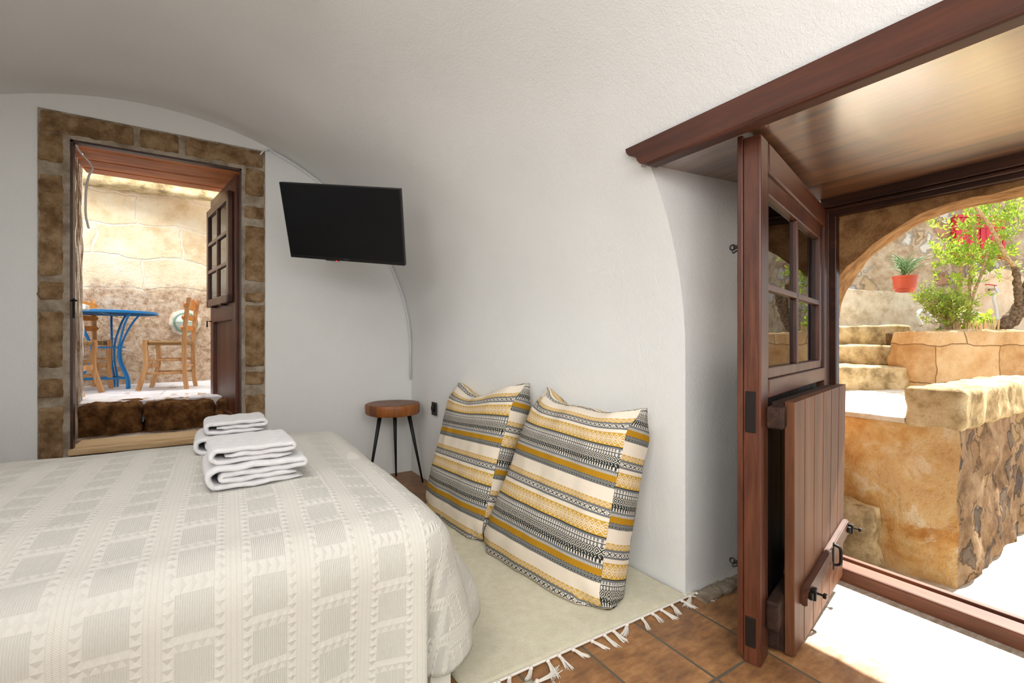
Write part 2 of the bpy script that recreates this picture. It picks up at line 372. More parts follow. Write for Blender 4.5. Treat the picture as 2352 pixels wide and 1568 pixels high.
m_stick = plain('bare_wood_stick', sv((226, 196, 150)), .7)
m_chrome = plain('chrome', (.6, .6, .6), .2, 1)
m_redpaint = plain('red_enamel', sv((190, 40, 44)), .4)
m_hose = plain('grey_white_hose', sv((206, 204, 194)), .5)
m_basin = stone('fountain_stone', [sv((206, 176, 142)), sv((222, 196, 164)), sv((230, 208, 180))], .25, 1, .15)
def rush_mat():
    M = Mat('woven_rush', .9, .2); k = M.co(); x, y, z = M.sep(k)
    w = (y*2*PI/.012).sin(); c = M.mix((w*.5+.5)*.7, sv((132, 96, 56)), sv((214, 180, 128)))
    c = M.mix(((y/.1).frac()-.5).abs().lt(.05)*.7, c, sv((70, 92, 104))); M.color(c); M.bump(w, .6, .006); return M.m
m_rush = rush_mat()
def seat_mat():
    M = Mat('slice_of_trunk', .45, .4); k = M.co(); x, y, z = M.sep(k)
    r = ((x*x+y*y).pw(.5) + M.noise(k, 8, 3)*.05); rg = ((r*2*PI/.016).sin()*.5+.5)
    n = M.noise(k, 10, 4)
    c = M.ramp((rg*.35+n*.7).ss(.3, .85), [(0, sv((74, 42, 24))), (.5, sv((128, 82, 50))), (1, sv((164, 112, 68)))])
    M.color(c); M.bump(rg*.2+n, .2, .004); return M.m
m_seat = seat_mat()
m_bark_edge = wood('orange_bark_edge', sv((64, 32, 14)), sv((150, 88, 40)), sv((178, 112, 58)), 'z', .5, .5)

# ------------------------------------------------------------------ mesh helpers
def box(bm, x0, x1, y0, y1, z0, z1, bev=0, seg=2, M=None):
    vs = [bm.verts.new(Vector((x, y, z))) for x in (x0, x1) for y in (y0, y1) for z in (z0, z1)]
    idx = [(0, 1, 3, 2), (4, 6, 7, 5), (0, 4, 5, 1), (2, 3, 7, 6), (0, 2, 6, 4), (1, 5, 7, 3)]
    fs = [bm.faces.new([vs[i] for i in f]) for f in idx]
    out = vs
    if bev:
        es = list({e for f in fs for e in f.edges})
        r = bmesh.ops.bevel(bm, geom=es, offset=bev, segments=seg, affect='EDGES', profile=.5)
        out = list({v for v in r['verts']} | {v for v in vs if v.is_valid})
    if M is not None:
        for v in out: v.co = M @ v.co
    return out
def hexa(bm, pts):        # 8 pts: bottom 4 (ccw) then top 4
    vs = [bm.verts.new(Vector(p)) for p in pts]
    for f in [(3, 2, 1, 0), (4, 5, 6, 7), (0, 1, 5, 4), (1, 2, 6, 5), (2, 3, 7, 6), (3, 0, 4, 7)]: bm.faces.new([vs[i] for i in f])
    return vs
def tube(bm, pts, r, seg=8, cap=True):
    pts = [Vector(p) for p in pts]; n = len(pts)
    rs = list(r) if isinstance(r, (list, tuple)) else [r]*n
    if len(rs) != n:
        rs = [(lambda f: rs[int(f)]*(1-f % 1)+rs[min(int(f)+1, len(rs)-1)]*(f % 1))(i*(len(rs)-1)/(n-1)) for i in range(n)]
    rings = []; up = None
    for i, p in enumerate(pts):
        t = (pts[min(i+1, n-1)]-pts[max(i-1, 0)])
        t = t.normalized() if t.length > 1e-9 else Vector((0, 0, 1))
        if up is None: up = Vector((0, 0, 1)) if abs(t.z) < .9 else Vector((1, 0, 0))
        a = t.cross(up)
        if a.length < 1e-6: a = t.orthogonal()
        a.normalize(); b = a.cross(t).normalized(); up = b
        rings.append([bm.verts.new(p + (a*math.cos(2*PI*k/seg)+b*math.sin(2*PI*k/seg))*rs[i]) for k in range(seg)])
    for i in range(n-1):
        for k in range(seg):
            bm.faces.new((rings[i][k], rings[i][(k+1) % seg], rings[i+1][(k+1) % seg], rings[i+1][k]))
    if cap and seg > 2:
        bm.faces.new(rings[0][::-1]); bm.faces.new(rings[-1])
def lathe(bm, prof, seg=32, c=(0, 0, 0)):
    c = Vector(c); rings = []
    for r, z in prof:
        rings.append([bm.verts.new(c+Vector((r*math.cos(2*PI*k/seg), r*math.sin(2*PI*k/seg), z))) for k in range(seg)] if r > 1e-6 else [bm.verts.new(c+Vector((0, 0, z)))])
    for a, b in zip(rings, rings[1:]):
        for k in range(seg):
            k2 = (k+1) % seg
            if len(a) == 1 and len(b) == 1: continue
            if len(a) == 1: bm.faces.new((a[0], b[k], b[k2]))
            elif len(b) == 1: bm.faces.new((a[k], a[k2], b[0]))
            else: bm.faces.new((a[k], a[k2], b[k2], b[k]))
def prism(bm, poly, fn0, fn1):
    a = [bm.verts.new(fn0(p)) for p in poly]; b = [bm.verts.new(fn1(p)) for p in poly]
    bm.faces.new(a[::-1]); bm.faces.new(b); n = len(poly)
    for i in range(n): bm.faces.new((a[i], a[(i+1) % n], b[(i+1) % n], b[i]))
def grid(bm, nu, nv, fn, uvfn=None, uvl=None):
    vs = [[bm.verts.new(fn(i/nu, j/nv)) for j in range(nv+1)] for i in range(nu+1)]
    for i in range(nu):
        for j in range(nv):
            f = bm.faces.new((vs[i][j], vs[i+1][j], vs[i+1][j+1], vs[i][j+1]))
            if uvl is not None:
                for l, (a, b) in zip(f.loops, ((i, j), (i+1, j), (i+1, j+1), (i, j+1))): l[uvl].uv = uvfn(a/nu, b/nv)
    return vs
def subdiv(bm, maxlen):
    for _ in range(7):
        es = [e for e in bm.edges if e.calc_length() > maxlen]
        if not es: break
        bmesh.ops.subdivide_edges(bm, edges=es, cuts=1, use_grid_fill=True)
def roughen(bm, amp, scale, seed=0.0, flt=None):
    bm.normal_update()
    o = Vector((seed*13.7, seed*5.1, seed*9.3)); mv = []
    for v in bm.verts:
        if flt and not flt(v.co): continue
        mv.append((v, v.normal*(amp*(mnoise.fractal(v.co*scale+o, 1.0, 2.0, 4)))))
    for v, d in mv: v.co += d
def obj(name, bm, mat, parent=None, smooth=False, auto=None, label=None):
    me = bpy.data.meshes.new(name); bmesh.ops.recalc_face_normals(bm, faces=bm.faces); bm.normal_update(); bm.to_mesh(me); bm.free()
    mats = mat if isinstance(mat, (list, tuple)) else [mat]
    for m in mats: me.materials.append(m)
    if smooth or auto:
        for p in me.polygons: p.use_smooth = True
        if auto: me.set_sharp_from_angle(angle=math.radians(auto))
    o = bpy.data.objects.new(name, me); COL.objects.link(o)
    if parent: o.parent = parent
    if label: o['label'] = label
    return o
def NB(): return bmesh.new()
def thing(name, label, cat, loc=(0, 0, 0), rotz=0, group=None):
    o = bpy.data.objects.new(name, None); COL.objects.link(o); o.location = loc; o.rotation_euler = (0, 0, rotz)
    o.empty_display_size = .1; o['label'] = label; o['category'] = cat
    if group: o['group'] = group
    return o
def tag(o, label, cat, group=None):
    o['label'] = label; o['category'] = cat
    if group: o['group'] = group
    return o
def struct(name, bm, mat, parent=None, **kw):
    o = obj(name, bm, mat, parent, **kw)
    if not parent: o['kind'] = 'structure'
    return o
def sthing(name, loc=(0, 0, 0)):
    o = bpy.data.objects.new(name, None); COL.objects.link(o); o.location = loc; o['kind'] = 'structure'; return o
def dup(root, loc, rotz, label=None, cat=None):
    r = root.copy(); COL.objects.link(r); r.location = loc; r.rotation_euler = (0, 0, rotz)
    if label: r['label'] = label
    for ch in list(root.children):
        c = ch.copy(); COL.objects.link(c); c.parent = r
        for g in ch.children:
            d = g.copy(); COL.objects.link(d); d.parent = c
    return r
def lerp(a, b, t): return a+(b-a)*t
def interp(x, tab):
    if x <= tab[0][0]: return tab[0][1]
    for (a, va), (b, vb) in zip(tab, tab[1:]):
        if x <= b:
            t = (x-a)/(b-a); return va+(vb-va)*t
    return tab[-1][1]
def smooth01(t): t = max(0, min(1, t)); return t*t*(3-2*t)

# ================================================================== ROOM SHELL
YF = -7.6                       # front end of the room, behind the camera
SPR, RISE = 1.05, 1.58
WT = [(-7.6, .34), (-2.475, .345), (-2.1, .335), (-1.7, .27), (-1.2, .175), (-.8, .09), (-.4, .012), (0, 0)]
def wall_w(Y):                  # flare of the right wall base, lightly smoothed
    return (interp(Y-.08, WT)+interp(Y, WT)+interp(Y+.08, WT))/3 if Y < -.08 and Y > -2.3 else interp(Y, WT)
def vault_pt(k, Y):             # k = ('v', z) upright part, ('e', phi) ellipse
    if k[0] == 'r': x, z, s = 0, k[1], 1
    elif k[0] == 'l': x, z, s = -3.5, k[1], 0
    else:
        c = math.cos(k[1]); x = -1.75+1.75*c; z = SPR+RISE*math.sin(k[1]); s = smooth01(c/.8)
    return Vector((x+wall_w(Y)*s, Y, z))
PHI0 = math.asin((1.86-SPR)/RISE)
prof = [('r', z) for z in (0, .15, .3, .45, .6, .75, .9)]
n1 = 10; prof += [('e', PHI0*i/n1) for i in range(n1+1)]
n2 = 44; prof += [('e', PHI0+(PI-PHI0)*i/n2) for i in range(1, n2+1)]
prof += [('l', z) for z in (.8, .5, .25, 0)]
K0 = 7+n1                       # index of the z = 1.86 row
Y0, Y1 = -2.475, -4.05          # doorway recess
ys = [0, -.04, -.08, -.12, -.2, -.3, -.4]; y = -.5
while y > -2.4: ys.append(y); y -= .1
ys += [-2.4, Y0]; y = -2.6
while y > -4.0: ys.append(y); y -= .15
ys += [Y1]; y = -4.2
while y > YF: ys.append(y); y -= .2
ys.append(YF)
bm = NB(); V = []
for Y in ys:
    row = []
    for k in prof:
        p = vault_pt(k, Y)
        if k[0] == 'e' and Y < -.05:
            nrm = Vector((p.x+1.75, 0, (p.z-SPR)*1.2)).normalized()
            if not (p.z < 1.95 and p.x > -.4 and -4.2 < Y < -2.2): p += nrm*.012*mnoise.fractal(p*1.6, 1, 2, 3)
        row.append(bm.verts.new(p))
    V.append(row)
for i in range(len(ys)-1):
    for j in range(len(prof)-1):
        if ys[i] <= Y0+1e-6 and ys[i+1] >= Y1-1e-6 and j < K0: continue
        bm.faces.new((V[i][j], V[i+1][j], V[i+1][j+1], V[i][j+1]))
struct('ceiling', bm, m_plaster, smooth=True)
# the reveals of the thick right-hand wall
bm = NB()
for (Ya, Yb) in ((Y0, -2.55), (Y1, -4.03)):
    prev = None
    for j in range(K0+1):
        p = vault_pt(prof[j], Ya); row = [bm.verts.new(Vector((lerp(p.x, 1.45, t), lerp(Ya, Yb, t), p.z))) for t in (0, .03, .2, .4, .6, .8, 1)]
        if prev:
            for q in range(6): bm.faces.new((prev[q], prev[q+1], row[q+1], row[q]))
        prev = row
struct('wall_right', bm, m_plaster_wall, smooth=True)
# back wall with the doorway cut in it
DX0, DX1, DZ = -2.135, -1.246, 2.32
bm = NB()
def quad(bm, *p): bm.faces.new([bm.verts.new(Vector(q)) for q in p])
for (a, b, c, d) in ((-3.7, DX0, 0, 2.8), (DX1, .12, 0, 2.8), (DX0, DX1, DZ, 2.8), (DX0, DX1, 0, .44)):
    quad(bm, (a, 0, c), (b, 0, c), (b, 0, d), (a, 0, d))
    quad(bm, (a, .05, c), (b, .05, c), (b, .05, d), (a, .05, d))
struct('wall_back', bm, m_plaster_wall)
bm = NB(); quad(bm, (-3.7, YF, 0), (.6, YF, 0), (.6, YF, 2.8), (-3.7, YF, 2.8)); struct('wall_front', bm, m_plaster_wall)
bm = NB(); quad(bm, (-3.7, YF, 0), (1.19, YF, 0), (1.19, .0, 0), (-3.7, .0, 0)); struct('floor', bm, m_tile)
# grey mortar along the foot of the reveal
bm = NB(); box(bm, .37, 1.36, -2.56, -2.48, -.01, .012, .004); subdiv(bm, .03); roughen(bm, .008, 24); struct('baseboard_right', bm, m_mortar)
# roof slab over the vault
bm = NB(); box(bm, -4.1, 2.0, -7.8, .02, 2.9, 3.1); struct('roof', bm, m_pale_stone)
bm = NB(); box(bm, -3.8, -3.72, YF, .8, 0, 2.9); struct('wall_left', bm, m_plaster_wall)

# ---- back doorway: stone surround, jambs, lintel planks, threshold, steps
bm = NB()
sur = [(-2.275, DX0, .40, 2.475), (DX1, -1.10, .40, 2.475), (DX0, DX1, DZ, 2.475)]
for a, b, c, d in sur: box(bm, a, b, -.006, .04, c, d)
surround = struct('trim_1', bm, m_mortar)
bm = NB()
def stone_block(bm, x0, x1, z0, z1, seed):
    b2 = NB(); box(b2, x0, x1, -.014, .03, z0, z1, .012, 2); subdiv(b2, .03); roughen(b2, .006, 18, seed)
    for v in b2.verts: v.co.x += .006*mnoise.fractal(Vector((v.co.z*30, seed, 0)), 1, 2, 3); v.co.z += .008*mnoise.fractal(Vector((v.co.x*26, seed, 5)), 1, 2, 3)
    me = bpy.data.meshes.new('t'); b2.to_mesh(me); b2.free(); bm.from_mesh(me); bpy.data.meshes.remove(me)
for i, (a, b) in enumerate([(2.345, 2.165), (2.09, 1.49), (1.455, 1.345), (1.28, .945), (.88, .765), (.71, .40)]): stone_block(bm, -2.27, -2.165, b, a, i)
for i, (a, b) in enumerate([(2.33, 2.14), (2.065, 1.975), (1.925, 1.53), (1.45, 1.38), (1.36, .92), (.885, .79), (.72, .40)]): stone_block(bm, -1.225, -1.105, b, a, 10+i)
for i, (a, b) in enumerate([(-2.265, -1.835), (-1.808, -1.605), (-1.57, -1.115)]): stone_block(bm, a, b, 2.345, 2.465, 20+i)
obj('stone_blocks', bm, m_sandstone_brown, surround, auto=50)
bm = NB()
def jl(u, v): # left jamb, splayed
    return Vector((lerp(DX0, -2.25, u)+.008*mnoise.fractal(Vector((u*7, v*15, 1)), 1, 2, 4)*min(1, u*6), lerp(.02, .86, u), lerp(.3, 2.42, v)))
grid(bm, 24, 60, jl)
def jr(u, v): return Vector((lerp(DX1, -1.16, u)+.008*mnoise.fractal(Vector((u*7, v*15, 9)), 1, 2, 4)*min(1, u*6), lerp(.02, .86, u), lerp(.3, 2.42, v)))
grid(bm, 24, 60, jr)
struct('wall_back_jambs', bm, m_jamb, smooth=True)
bm = NB()
yy = [.0, .13, .27, .42, .55, .68, .82]
for i in range(6):
    box(bm, -2.22, -1.14, yy[i]+.006, yy[i+1]-.006, 2.318+.010*i-.012*(i % 2), 2.40, .006)
struct('trim_2', bm, m_orange_wood)
bm = NB()
box(bm, DX0-.005, DX0+.012, .0, .05, .42, DZ); box(bm, DX1-.012, DX1+.012, .0, .05, .42, DZ); box(bm, DX0, DX1, .0, .04, DZ-.012, DZ+.004)
box(bm, DX0, DX1, .0, .03, .40, .445)
fr3 = struct('trim_3', bm, m_frame_dark)
bm = NB(); tube(bm, [(DX0+.018, -.012, z) for z in (1.36, 1.32, 1.28, 1.24)], .006, 6); tube(bm, [(DX0+.004+.03*t, -.014, 1.345+.006*math.sin(t*PI)) for t in (0, .5, 1)], .006, 6)
obj('iron_latch', bm, m_iron, fr3)
bm = NB(); box(bm, DX0-.01, DX1+.01, .03, .30, .43, .452, .006); box(bm, DX0-.01, DX1+.01, -.02, .028, .41, .450, .01); struct('trim_4', bm, m_pale_wood)
bm = NB(); box(bm, -2.2, -1.15, .30, .52, .30, .447); subdiv(bm, .06); roughen(bm, .01, 8); struct('floor_reveal', bm, m_jamb, smooth=True)
# three rough stones forming the step up to the terrace
for i, (a, b, lab) in enumerate([(-2.21, -1.86, 'left'), (-1.855, -1.42, 'middle'), (-1.415, -1.14, 'right')]):
    bm = NB(); box(bm, a, b, .44+.02*(i == 1), .80, .40, .655, .045, 3); subdiv(bm, .035); roughen(bm, .03, 6, i*3+1)
    s = obj('step_stone', bm, m_dark_stone, auto=60)
    tag(s, {'left': 'rough brown step stone below the terrace, left one beside the whitewashed jamb', 'middle': 'widest rough brown step stone in the middle of the step to the terrace', 'right': 'short rough brown step stone next to the open dark door leaf'}[lab], 'step', 'step stones up to the terrace')
# ---- terrace beyond the back door
bm = NB(); box(bm, -4.5, .4, .60, 3.4, .50, .66); struct('floor_terrace', bm, m_deck)
def ftw(x): return 2.42+.17*(x+1.75)
bm = NB()
grid(bm, 60, 46, lambda u, v: Vector((lerp(-4.4, .3, u), ftw(lerp(-4.4, .3, u))+.010*mnoise.fractal(Vector((u*9, v*7, 3)), 1, 2, 5)+.05*max(0, v-.5)*0, lerp(.6, 4.2, v))))
struct('wall_terrace', bm, m_terrace_wall, smooth=True)
# course high on the terrace wall, its shade given by a darker stone
bm = NB(); box(bm, -3.3, -.6, 2.14, 2.3, 2.64, 3.0, .03, 2); subdiv(bm, .07); roughen(bm, .035, 6, 4); struct('trim_5', bm, m_step_stone, auto=50)
bm = NB(); box(bm, -.12, .3, .8, 3.4, .5, 5.6); struct('wall_terrace_sunblock', bm, m_pale_stone)  # unseen wall added to keep direct sun off the terrace
# low whitewashed wall end seen past the left jamb
bm = NB(); box(bm, -3.6, -2.285, .87, 1.05, .64, 1.345, .01); subdiv(bm, .07); roughen(bm, .015, 5); struct('wall_terrace_low', bm, m_plaster_wall, smooth=False)
bm = NB(); box(bm, -3.6, -2.25, .84, 1.07, 1.345, 1.385, .008); struct('trim_6', bm, m_whitepaint)

# ---- doorway recess: moulded beam, soffit, frame, sill
bm = NB()
pp = [(-2.405, 1.89), (-2.41, 1.872), (-2.425, 1.856), (-2.45, 1.846), (-2.462, 1.838), (-2.468, 1.822), (-2.482, 1.806), (-2.505, 1.796), (-4.15, 1.775), (-4.15, 1.872)]
prism(bm, pp, lambda p: Vector((.055, p[0], p[1])), lambda p: Vector((.125, p[0], p[1])))
tube(bm, [(.062, -2.52, 1.797), (.062, -4.15, 1.777)], .011, 8)
struct('trim_7', bm, m_wood_y)
bm = NB(); box(bm, .11, 1.47, -4.12, -2.44, 1.845, 1.90)
for v in bm.verts: v.co.z += lerp(-.028, .02, (v.co.x-.11)/1.36)
struct('ceiling_doorway', bm, m_soffit)
bm = NB()
box(bm, 1.385, 1.47, -4.1, -2.5, 1.815, 1.88, .004); box(bm, 1.40, 1.47, -4.1, -2.5, 1.795, 1.815, .008); box(bm, 1.425, 1.47, -4.1, -2.5, 1.772, 1.80, .004)
box(bm, 1.405, 1.47, -2.575, -2.51, -.32, 1.80, .004); box(bm, 1.43, 1.47, -2.60, -2.57, -.32, 1.79, .004)
box(bm, 1.405, 1.47, -4.1, -4.03, 0, 1.8, .004)
struct('trim_8', bm, m_frame_dark)
bm = NB(); box(bm, 1.06, 1.155, -4.05, -2.56, -.05, .062, .008); box(bm, 1.175, 1.205, -4.05, -2.56, -.05, .066, .004); box(bm, 1.15, 1.18, -4.05, -2.56, -.05, .05)
struct('trim_9', bm, m_sill)

# ---- exterior arch wall
bm = NB(); NA = 40
def arc_in(t): c, q = math.cos(t), max(0, math.sin(t)); return (-3.25+.75*math.copysign(abs(c)**.92, c), 1.1+.65*q**.92)
def arc_out(t): c, q = math.cos(t), max(0, math.sin(t)); return (-3.10+.725*math.copysign(abs(c)**.94, c), 1.15+.663*q**.92)
def arch_outline(f, zb):
    pts = []; y0, z0 = f(0); pts += [(y0, zb+(z0-zb)*i/12) for i in range(12)]
    pts += [f(PI*i/NA) for i in range(NA+1)]
    y1, z1 = f(PI); pts += [(y1, z1+(zb-z1)*i/12) for i in range(1, 13)]
    return pts
Li, Lo = arch_outline(arc_in, -.35), arch_outline(arc_out, -.35)
rows = []
for q in range(9):
    t = q/8; X = lerp(1.475, 2.0, t); row = []
    for (a, b), (c, d) in zip(Li, Lo):
        p = Vector((X, lerp(a, c, t), lerp(b, d, t))); n_ = mnoise.fractal(p*7, 1, 2, 4)*.016
        cen = Vector((X, -3.2, max(.0, min(1.1, p.z)))); p += (p-cen).normalized()*n_
        row.append(bm.verts.new(p))
    rows.append(row)
for q in range(8):
    for i in range(len(Li)-1): bm.faces.new((rows[q][i], rows[q+1][i], rows[q+1][i+1], rows[q][i+1]))
def face_ring(row, X, ylo, yhi, ztop):
    n = len(row); outer = []
    for v in row:
        y, z = v.co.y, v.co.z
        if z < 1.05: outer.append(Vector((X, yhi if y > -3.2 else ylo, z)))
        else:
            dy, dz = y+3.2, z-1.05+.02
            s = min((yhi+3.2)/dy if dy > 1e-6 else 1e9, (ylo+3.2)/dy if dy < -1e-6 else 1e9, (ztop-1.05)/dz)
            outer.append(Vector((X, -3.2+dy*s, min(ztop, 1.05+dz*s))))
    ov = [bm.verts.new(p) for p in outer]
    for i in range(n-1): bm.faces.new((row[i], row[i+1], ov[i+1], ov[i]))
    return ov
face_ring(rows[0], 1.475, -5.5, -2.0, 3.3)
face_ring(rows[8], 2.0, -5.5, -2.0, 3.3)
box(bm, 1.475, 2.0, -2.0, .9, -.4, 3.3); box(bm, 1.475, 2.0, -5.5, -2.0, 3.0, 3.3)
struct('wall_arch', bm, m_arch, smooth=False)

# ================================================================== COURTYARD
bm = NB(); grid(bm, 40, 40, lambda u, v: Vector((lerp(1.20, 12, u), lerp(-10, 4, v), -.31+.015*mnoise.noise(Vector((u*12, v*12, 0)))))); struct('ground', bm, m_ground, smooth=True)
bm = NB()
box(bm, 2.19, 4.3, -2.9, -1.2, -.4, .61); subdiv(bm, .07); roughen(bm, .035, 4.5, 2, lambda c: c.z < .58)
for f in bm.faces: f.material_index = 1 if f.normal.y < -.6 and f.calc_center_median().y < -2.7 else 0
struct('wall_retaining', bm, [m_retaining, m_retaining_side], auto=60)
bm = NB(); box(bm, 2.17, 4.2, -2.925, -2.66, .59, .82, .03, 3); subdiv(bm, .06); roughen(bm, .018, 7, 7); struct('wall_parapet', bm, m_step_stone, auto=60)
bm = NB(); box(bm, 2.17, 4.4, -2.66, -1.2, .60, .632); subdiv(bm, .12); roughen(bm, .012, 5, 3); struct('floor_landing', bm, m_pale_stone, smooth=False)
bm = NB(); box(bm, 2.03, 2.17, -2.56, -2.1, -.35, .07, .03, 3); subdiv(bm, .05); roughen(bm, .025, 7, 5)
tag(obj('stone_step', bm, m_step_stone, auto=60), 'low worn sandstone step block at the foot of the retaining wall, left of the arch', 'step')
CY = Matrix.Translation(Vector((CAM.x, CAM.y, 0))) @ Matrix.Rotation(YAW, 4, 'Z')     # courtyard frame as a matrix
stairs = sthing('stairs')
for i, (b0, b1, z0, z1) in enumerate(((4.4, 6.6, .55, .858), (4.75, 6.6, .858, 1.055), (5.1, 6.6, 1.055, 1.276))):
    bm = NB(); box(bm, 2.5, 3.87+.30*i, b0, b1, z0, z1, .02, 2, M=CY); subdiv(bm, .14); roughen(bm, .02, 4, i)
    obj('step', bm, m_step_stone, stairs, auto=50)
bm = NB(); hexa(bm, [CY @ Vector(p) for p in ((3.8, 5.7, 1.2), (5.35, 5.7, 1.2), (5.35, 6.1, 1.2), (3.8, 6.1, 1.2), (3.8, 5.7, 1.80), (5.35, 5.7, 1.672), (5.35, 6.1, 1.672), (3.8, 6.1, 1.80))])
subdiv(bm, .12); roughen(bm, .03, 4, 9); struct('wall_courtyard_low', bm, m_pale_stone, auto=50)
def local_obj(name, bm, mat, **kw):   # mesh built in courtyard-frame coordinates
    o = struct(name, bm, mat, **kw); o.matrix_world = CY; return o
bm = NB(); grid(bm, 60, 40, lambda u, v: Vector((lerp(2.5, 11, u), 7.25+.05*mnoise.fractal(Vector((u*14, v*8, 2)), 1, 2, 4), lerp(.3, 4.0, v)))); local_obj('wall_courtyard', bm, m_court_wall, smooth=True)
bm = NB(); box(bm, 3.84, 6.2, 4.35, 4.62, .4, 1.205, .02, 2); subdiv(bm, .09); roughen(bm, .04, 4, 3); local_obj('wall_planter', bm, m_planter_wall, auto=50)
bm = NB(); box(bm, 4.2, 6.4, 4.6, 5.7, .6, 1.17); subdiv(bm, .09); roughen(bm, .05, 5, 8); local_obj('soil', bm, m_soil, smooth=True)
bm = NB(); box(bm, 5.0, 9, 5.7, 7.2, .6, 1.25); local_obj('floor_courtyard', bm, m_pale_stone)
# red shutter
w3 = thing('window_shutter', 'closed red painted wooden shutter on the rubble wall behind the shrub', 'shutter', CY @ Vector((7.36, 7.17, 2.42)), YAW); w3.scale = (.88, 1, 1)
for s in (-1, 1):
    bm = NB()
    for k in range(4): box(bm, s*.2-.19+k*.096, s*.2-.19+(k+1)*.096-.006, -.02, .02, 0, .62, .004)
    box(bm, s*.2-.19, s*.2+.19, -.035, -.018, .08, .15, .004); box(bm, s*.2-.19, s*.2+.19, -.035, -.018, .46, .53, .004)
    obj('shutter_leaf', bm, m_red, w3)
bm = NB(); box(bm, -.44, -.395, -.03, .05, -.03, .66); box(bm, .395, .44, -.03, .05, -.03, .66); box(bm, -.44, .44, -.03, .05, .63, .67); obj('shutter_frame', bm, m_red, w3)
# arched stone fountain panel with tap
fp = thing('fountain_panel', 'cream arched stone fountain back panel against the rubble wall', 'fountain', CY @ Vector((7.42, 6.95, 1.25)), YAW)
bm = NB(); poly = [(-.47, 0), (.47, 0), (.47, .66)]+[(.47*math.cos(PI*i/16), .66+.30*math.sin(PI*i/16)) for i in range(1, 16)]+[(-.47, .66)]
prism(bm, poly, lambda p: Vector((p[0], .0, p[1])), lambda p: Vector((p[0], .12, p[1]))); obj('panel', bm, m_basin, fp)
bm = NB()
for r in (.37, .34): tube(bm, [(r*math.cos(PI*i/24), -.004, .60+(r*.7)*math.sin(PI*i/24)) for i in range(25)], .012, 6)
obj('relief_arch', bm, m_basin, fp, smooth=True)
bm = NB(); box(bm, -.5, .5, -.3, .1, 0, .055, .015); obj('basin_ledge', bm, m_basin, fp)
tp = atD(2284, 664, 6.86)
tap = thing('water_tap', 'chrome garden tap with a red lever on the fountain panel', 'tap', tp, YAW)
bm = NB(); lathe(bm, [(0, 0), (.05, 0), (.05, .008), (.0, .008)], 20); bmesh.ops.rotate(bm, verts=bm.verts, matrix=Matrix.Rotation(PI/2, 3, 'X')); bmesh.ops.translate(bm, verts=bm.verts, vec=(0, .09, 0)); obj('wall_plate', bm, m_basin, tap, smooth=True)
bm = NB(); tube(bm, [(0, .09, 0), (0, .0, 0), (0, -.03, -.01), (0, -.045, -.05)], .02, 10); tube(bm, [(0, -.01, 0), (0, -.01, .05)], .014, 8); obj('spout', bm, m_chrome, tap, smooth=True)
bm = NB(); tube(bm, [(.02, -.01, .055), (-.03, -.01, .06), (-.10, -.01, .07), (-.15, -.01, .066)], .009, 6); obj('lever', bm, m_redpaint, tap, smooth=True)
def smoothpath(pts, n=6):
    pts = [Vector(p) for p in pts]; out = []
    for i in range(len(pts)-1):
        p0, p1, p2, p3 = pts[max(i-1, 0)], pts[i], pts[i+1], pts[min(i+2, len(pts)-1)]
        for k in range(n):
            t = k/n; out.append(.5*((2*p1)+(p2-p0)*t+(2*p0-5*p1+4*p2-p3)*t*t+(3*p1-p0-3*p2+p3)*t**3))
    out.append(pts[-1]); return out
bm = NB(); tube(bm, smoothpath([atD(2284, 671, 6.80), atD(2283, 690, 6.78), atD(2288, 710, 6.78), atD(2291, 735, 6.74)]), .020, 8)
tag(obj('hose', bm, m_hose, smooth=True), 'pale garden hose hanging straight down from the tap', 'hose')
bm = NB(); tube(bm, smoothpath([atD(2152, 745, 5.45), atD(2136, 728, 5.5), atD(2122, 714, 5.55), atD(2110, 716, 5.5), atD(2108, 730, 5.45), atD(2116, 748, 5.4)]), .021, 8)
tag(obj('hose', bm, m_hose, smooth=True), 'pale hose loop standing up on the top stair left of the small shrub', 'hose')
bm = NB(); tube(bm, smoothpath([atD(2228, 712, 5.9)+Vector((.10*math.cos(t*.7), .10*math.sin(t*.7), -.012*t*.7)) for t in range(24)], 3), .016, 8)
tag(obj('hose', bm, m_hose, smooth=True), 'coiled pale hose behind the stems of the tall shrub', 'hose')

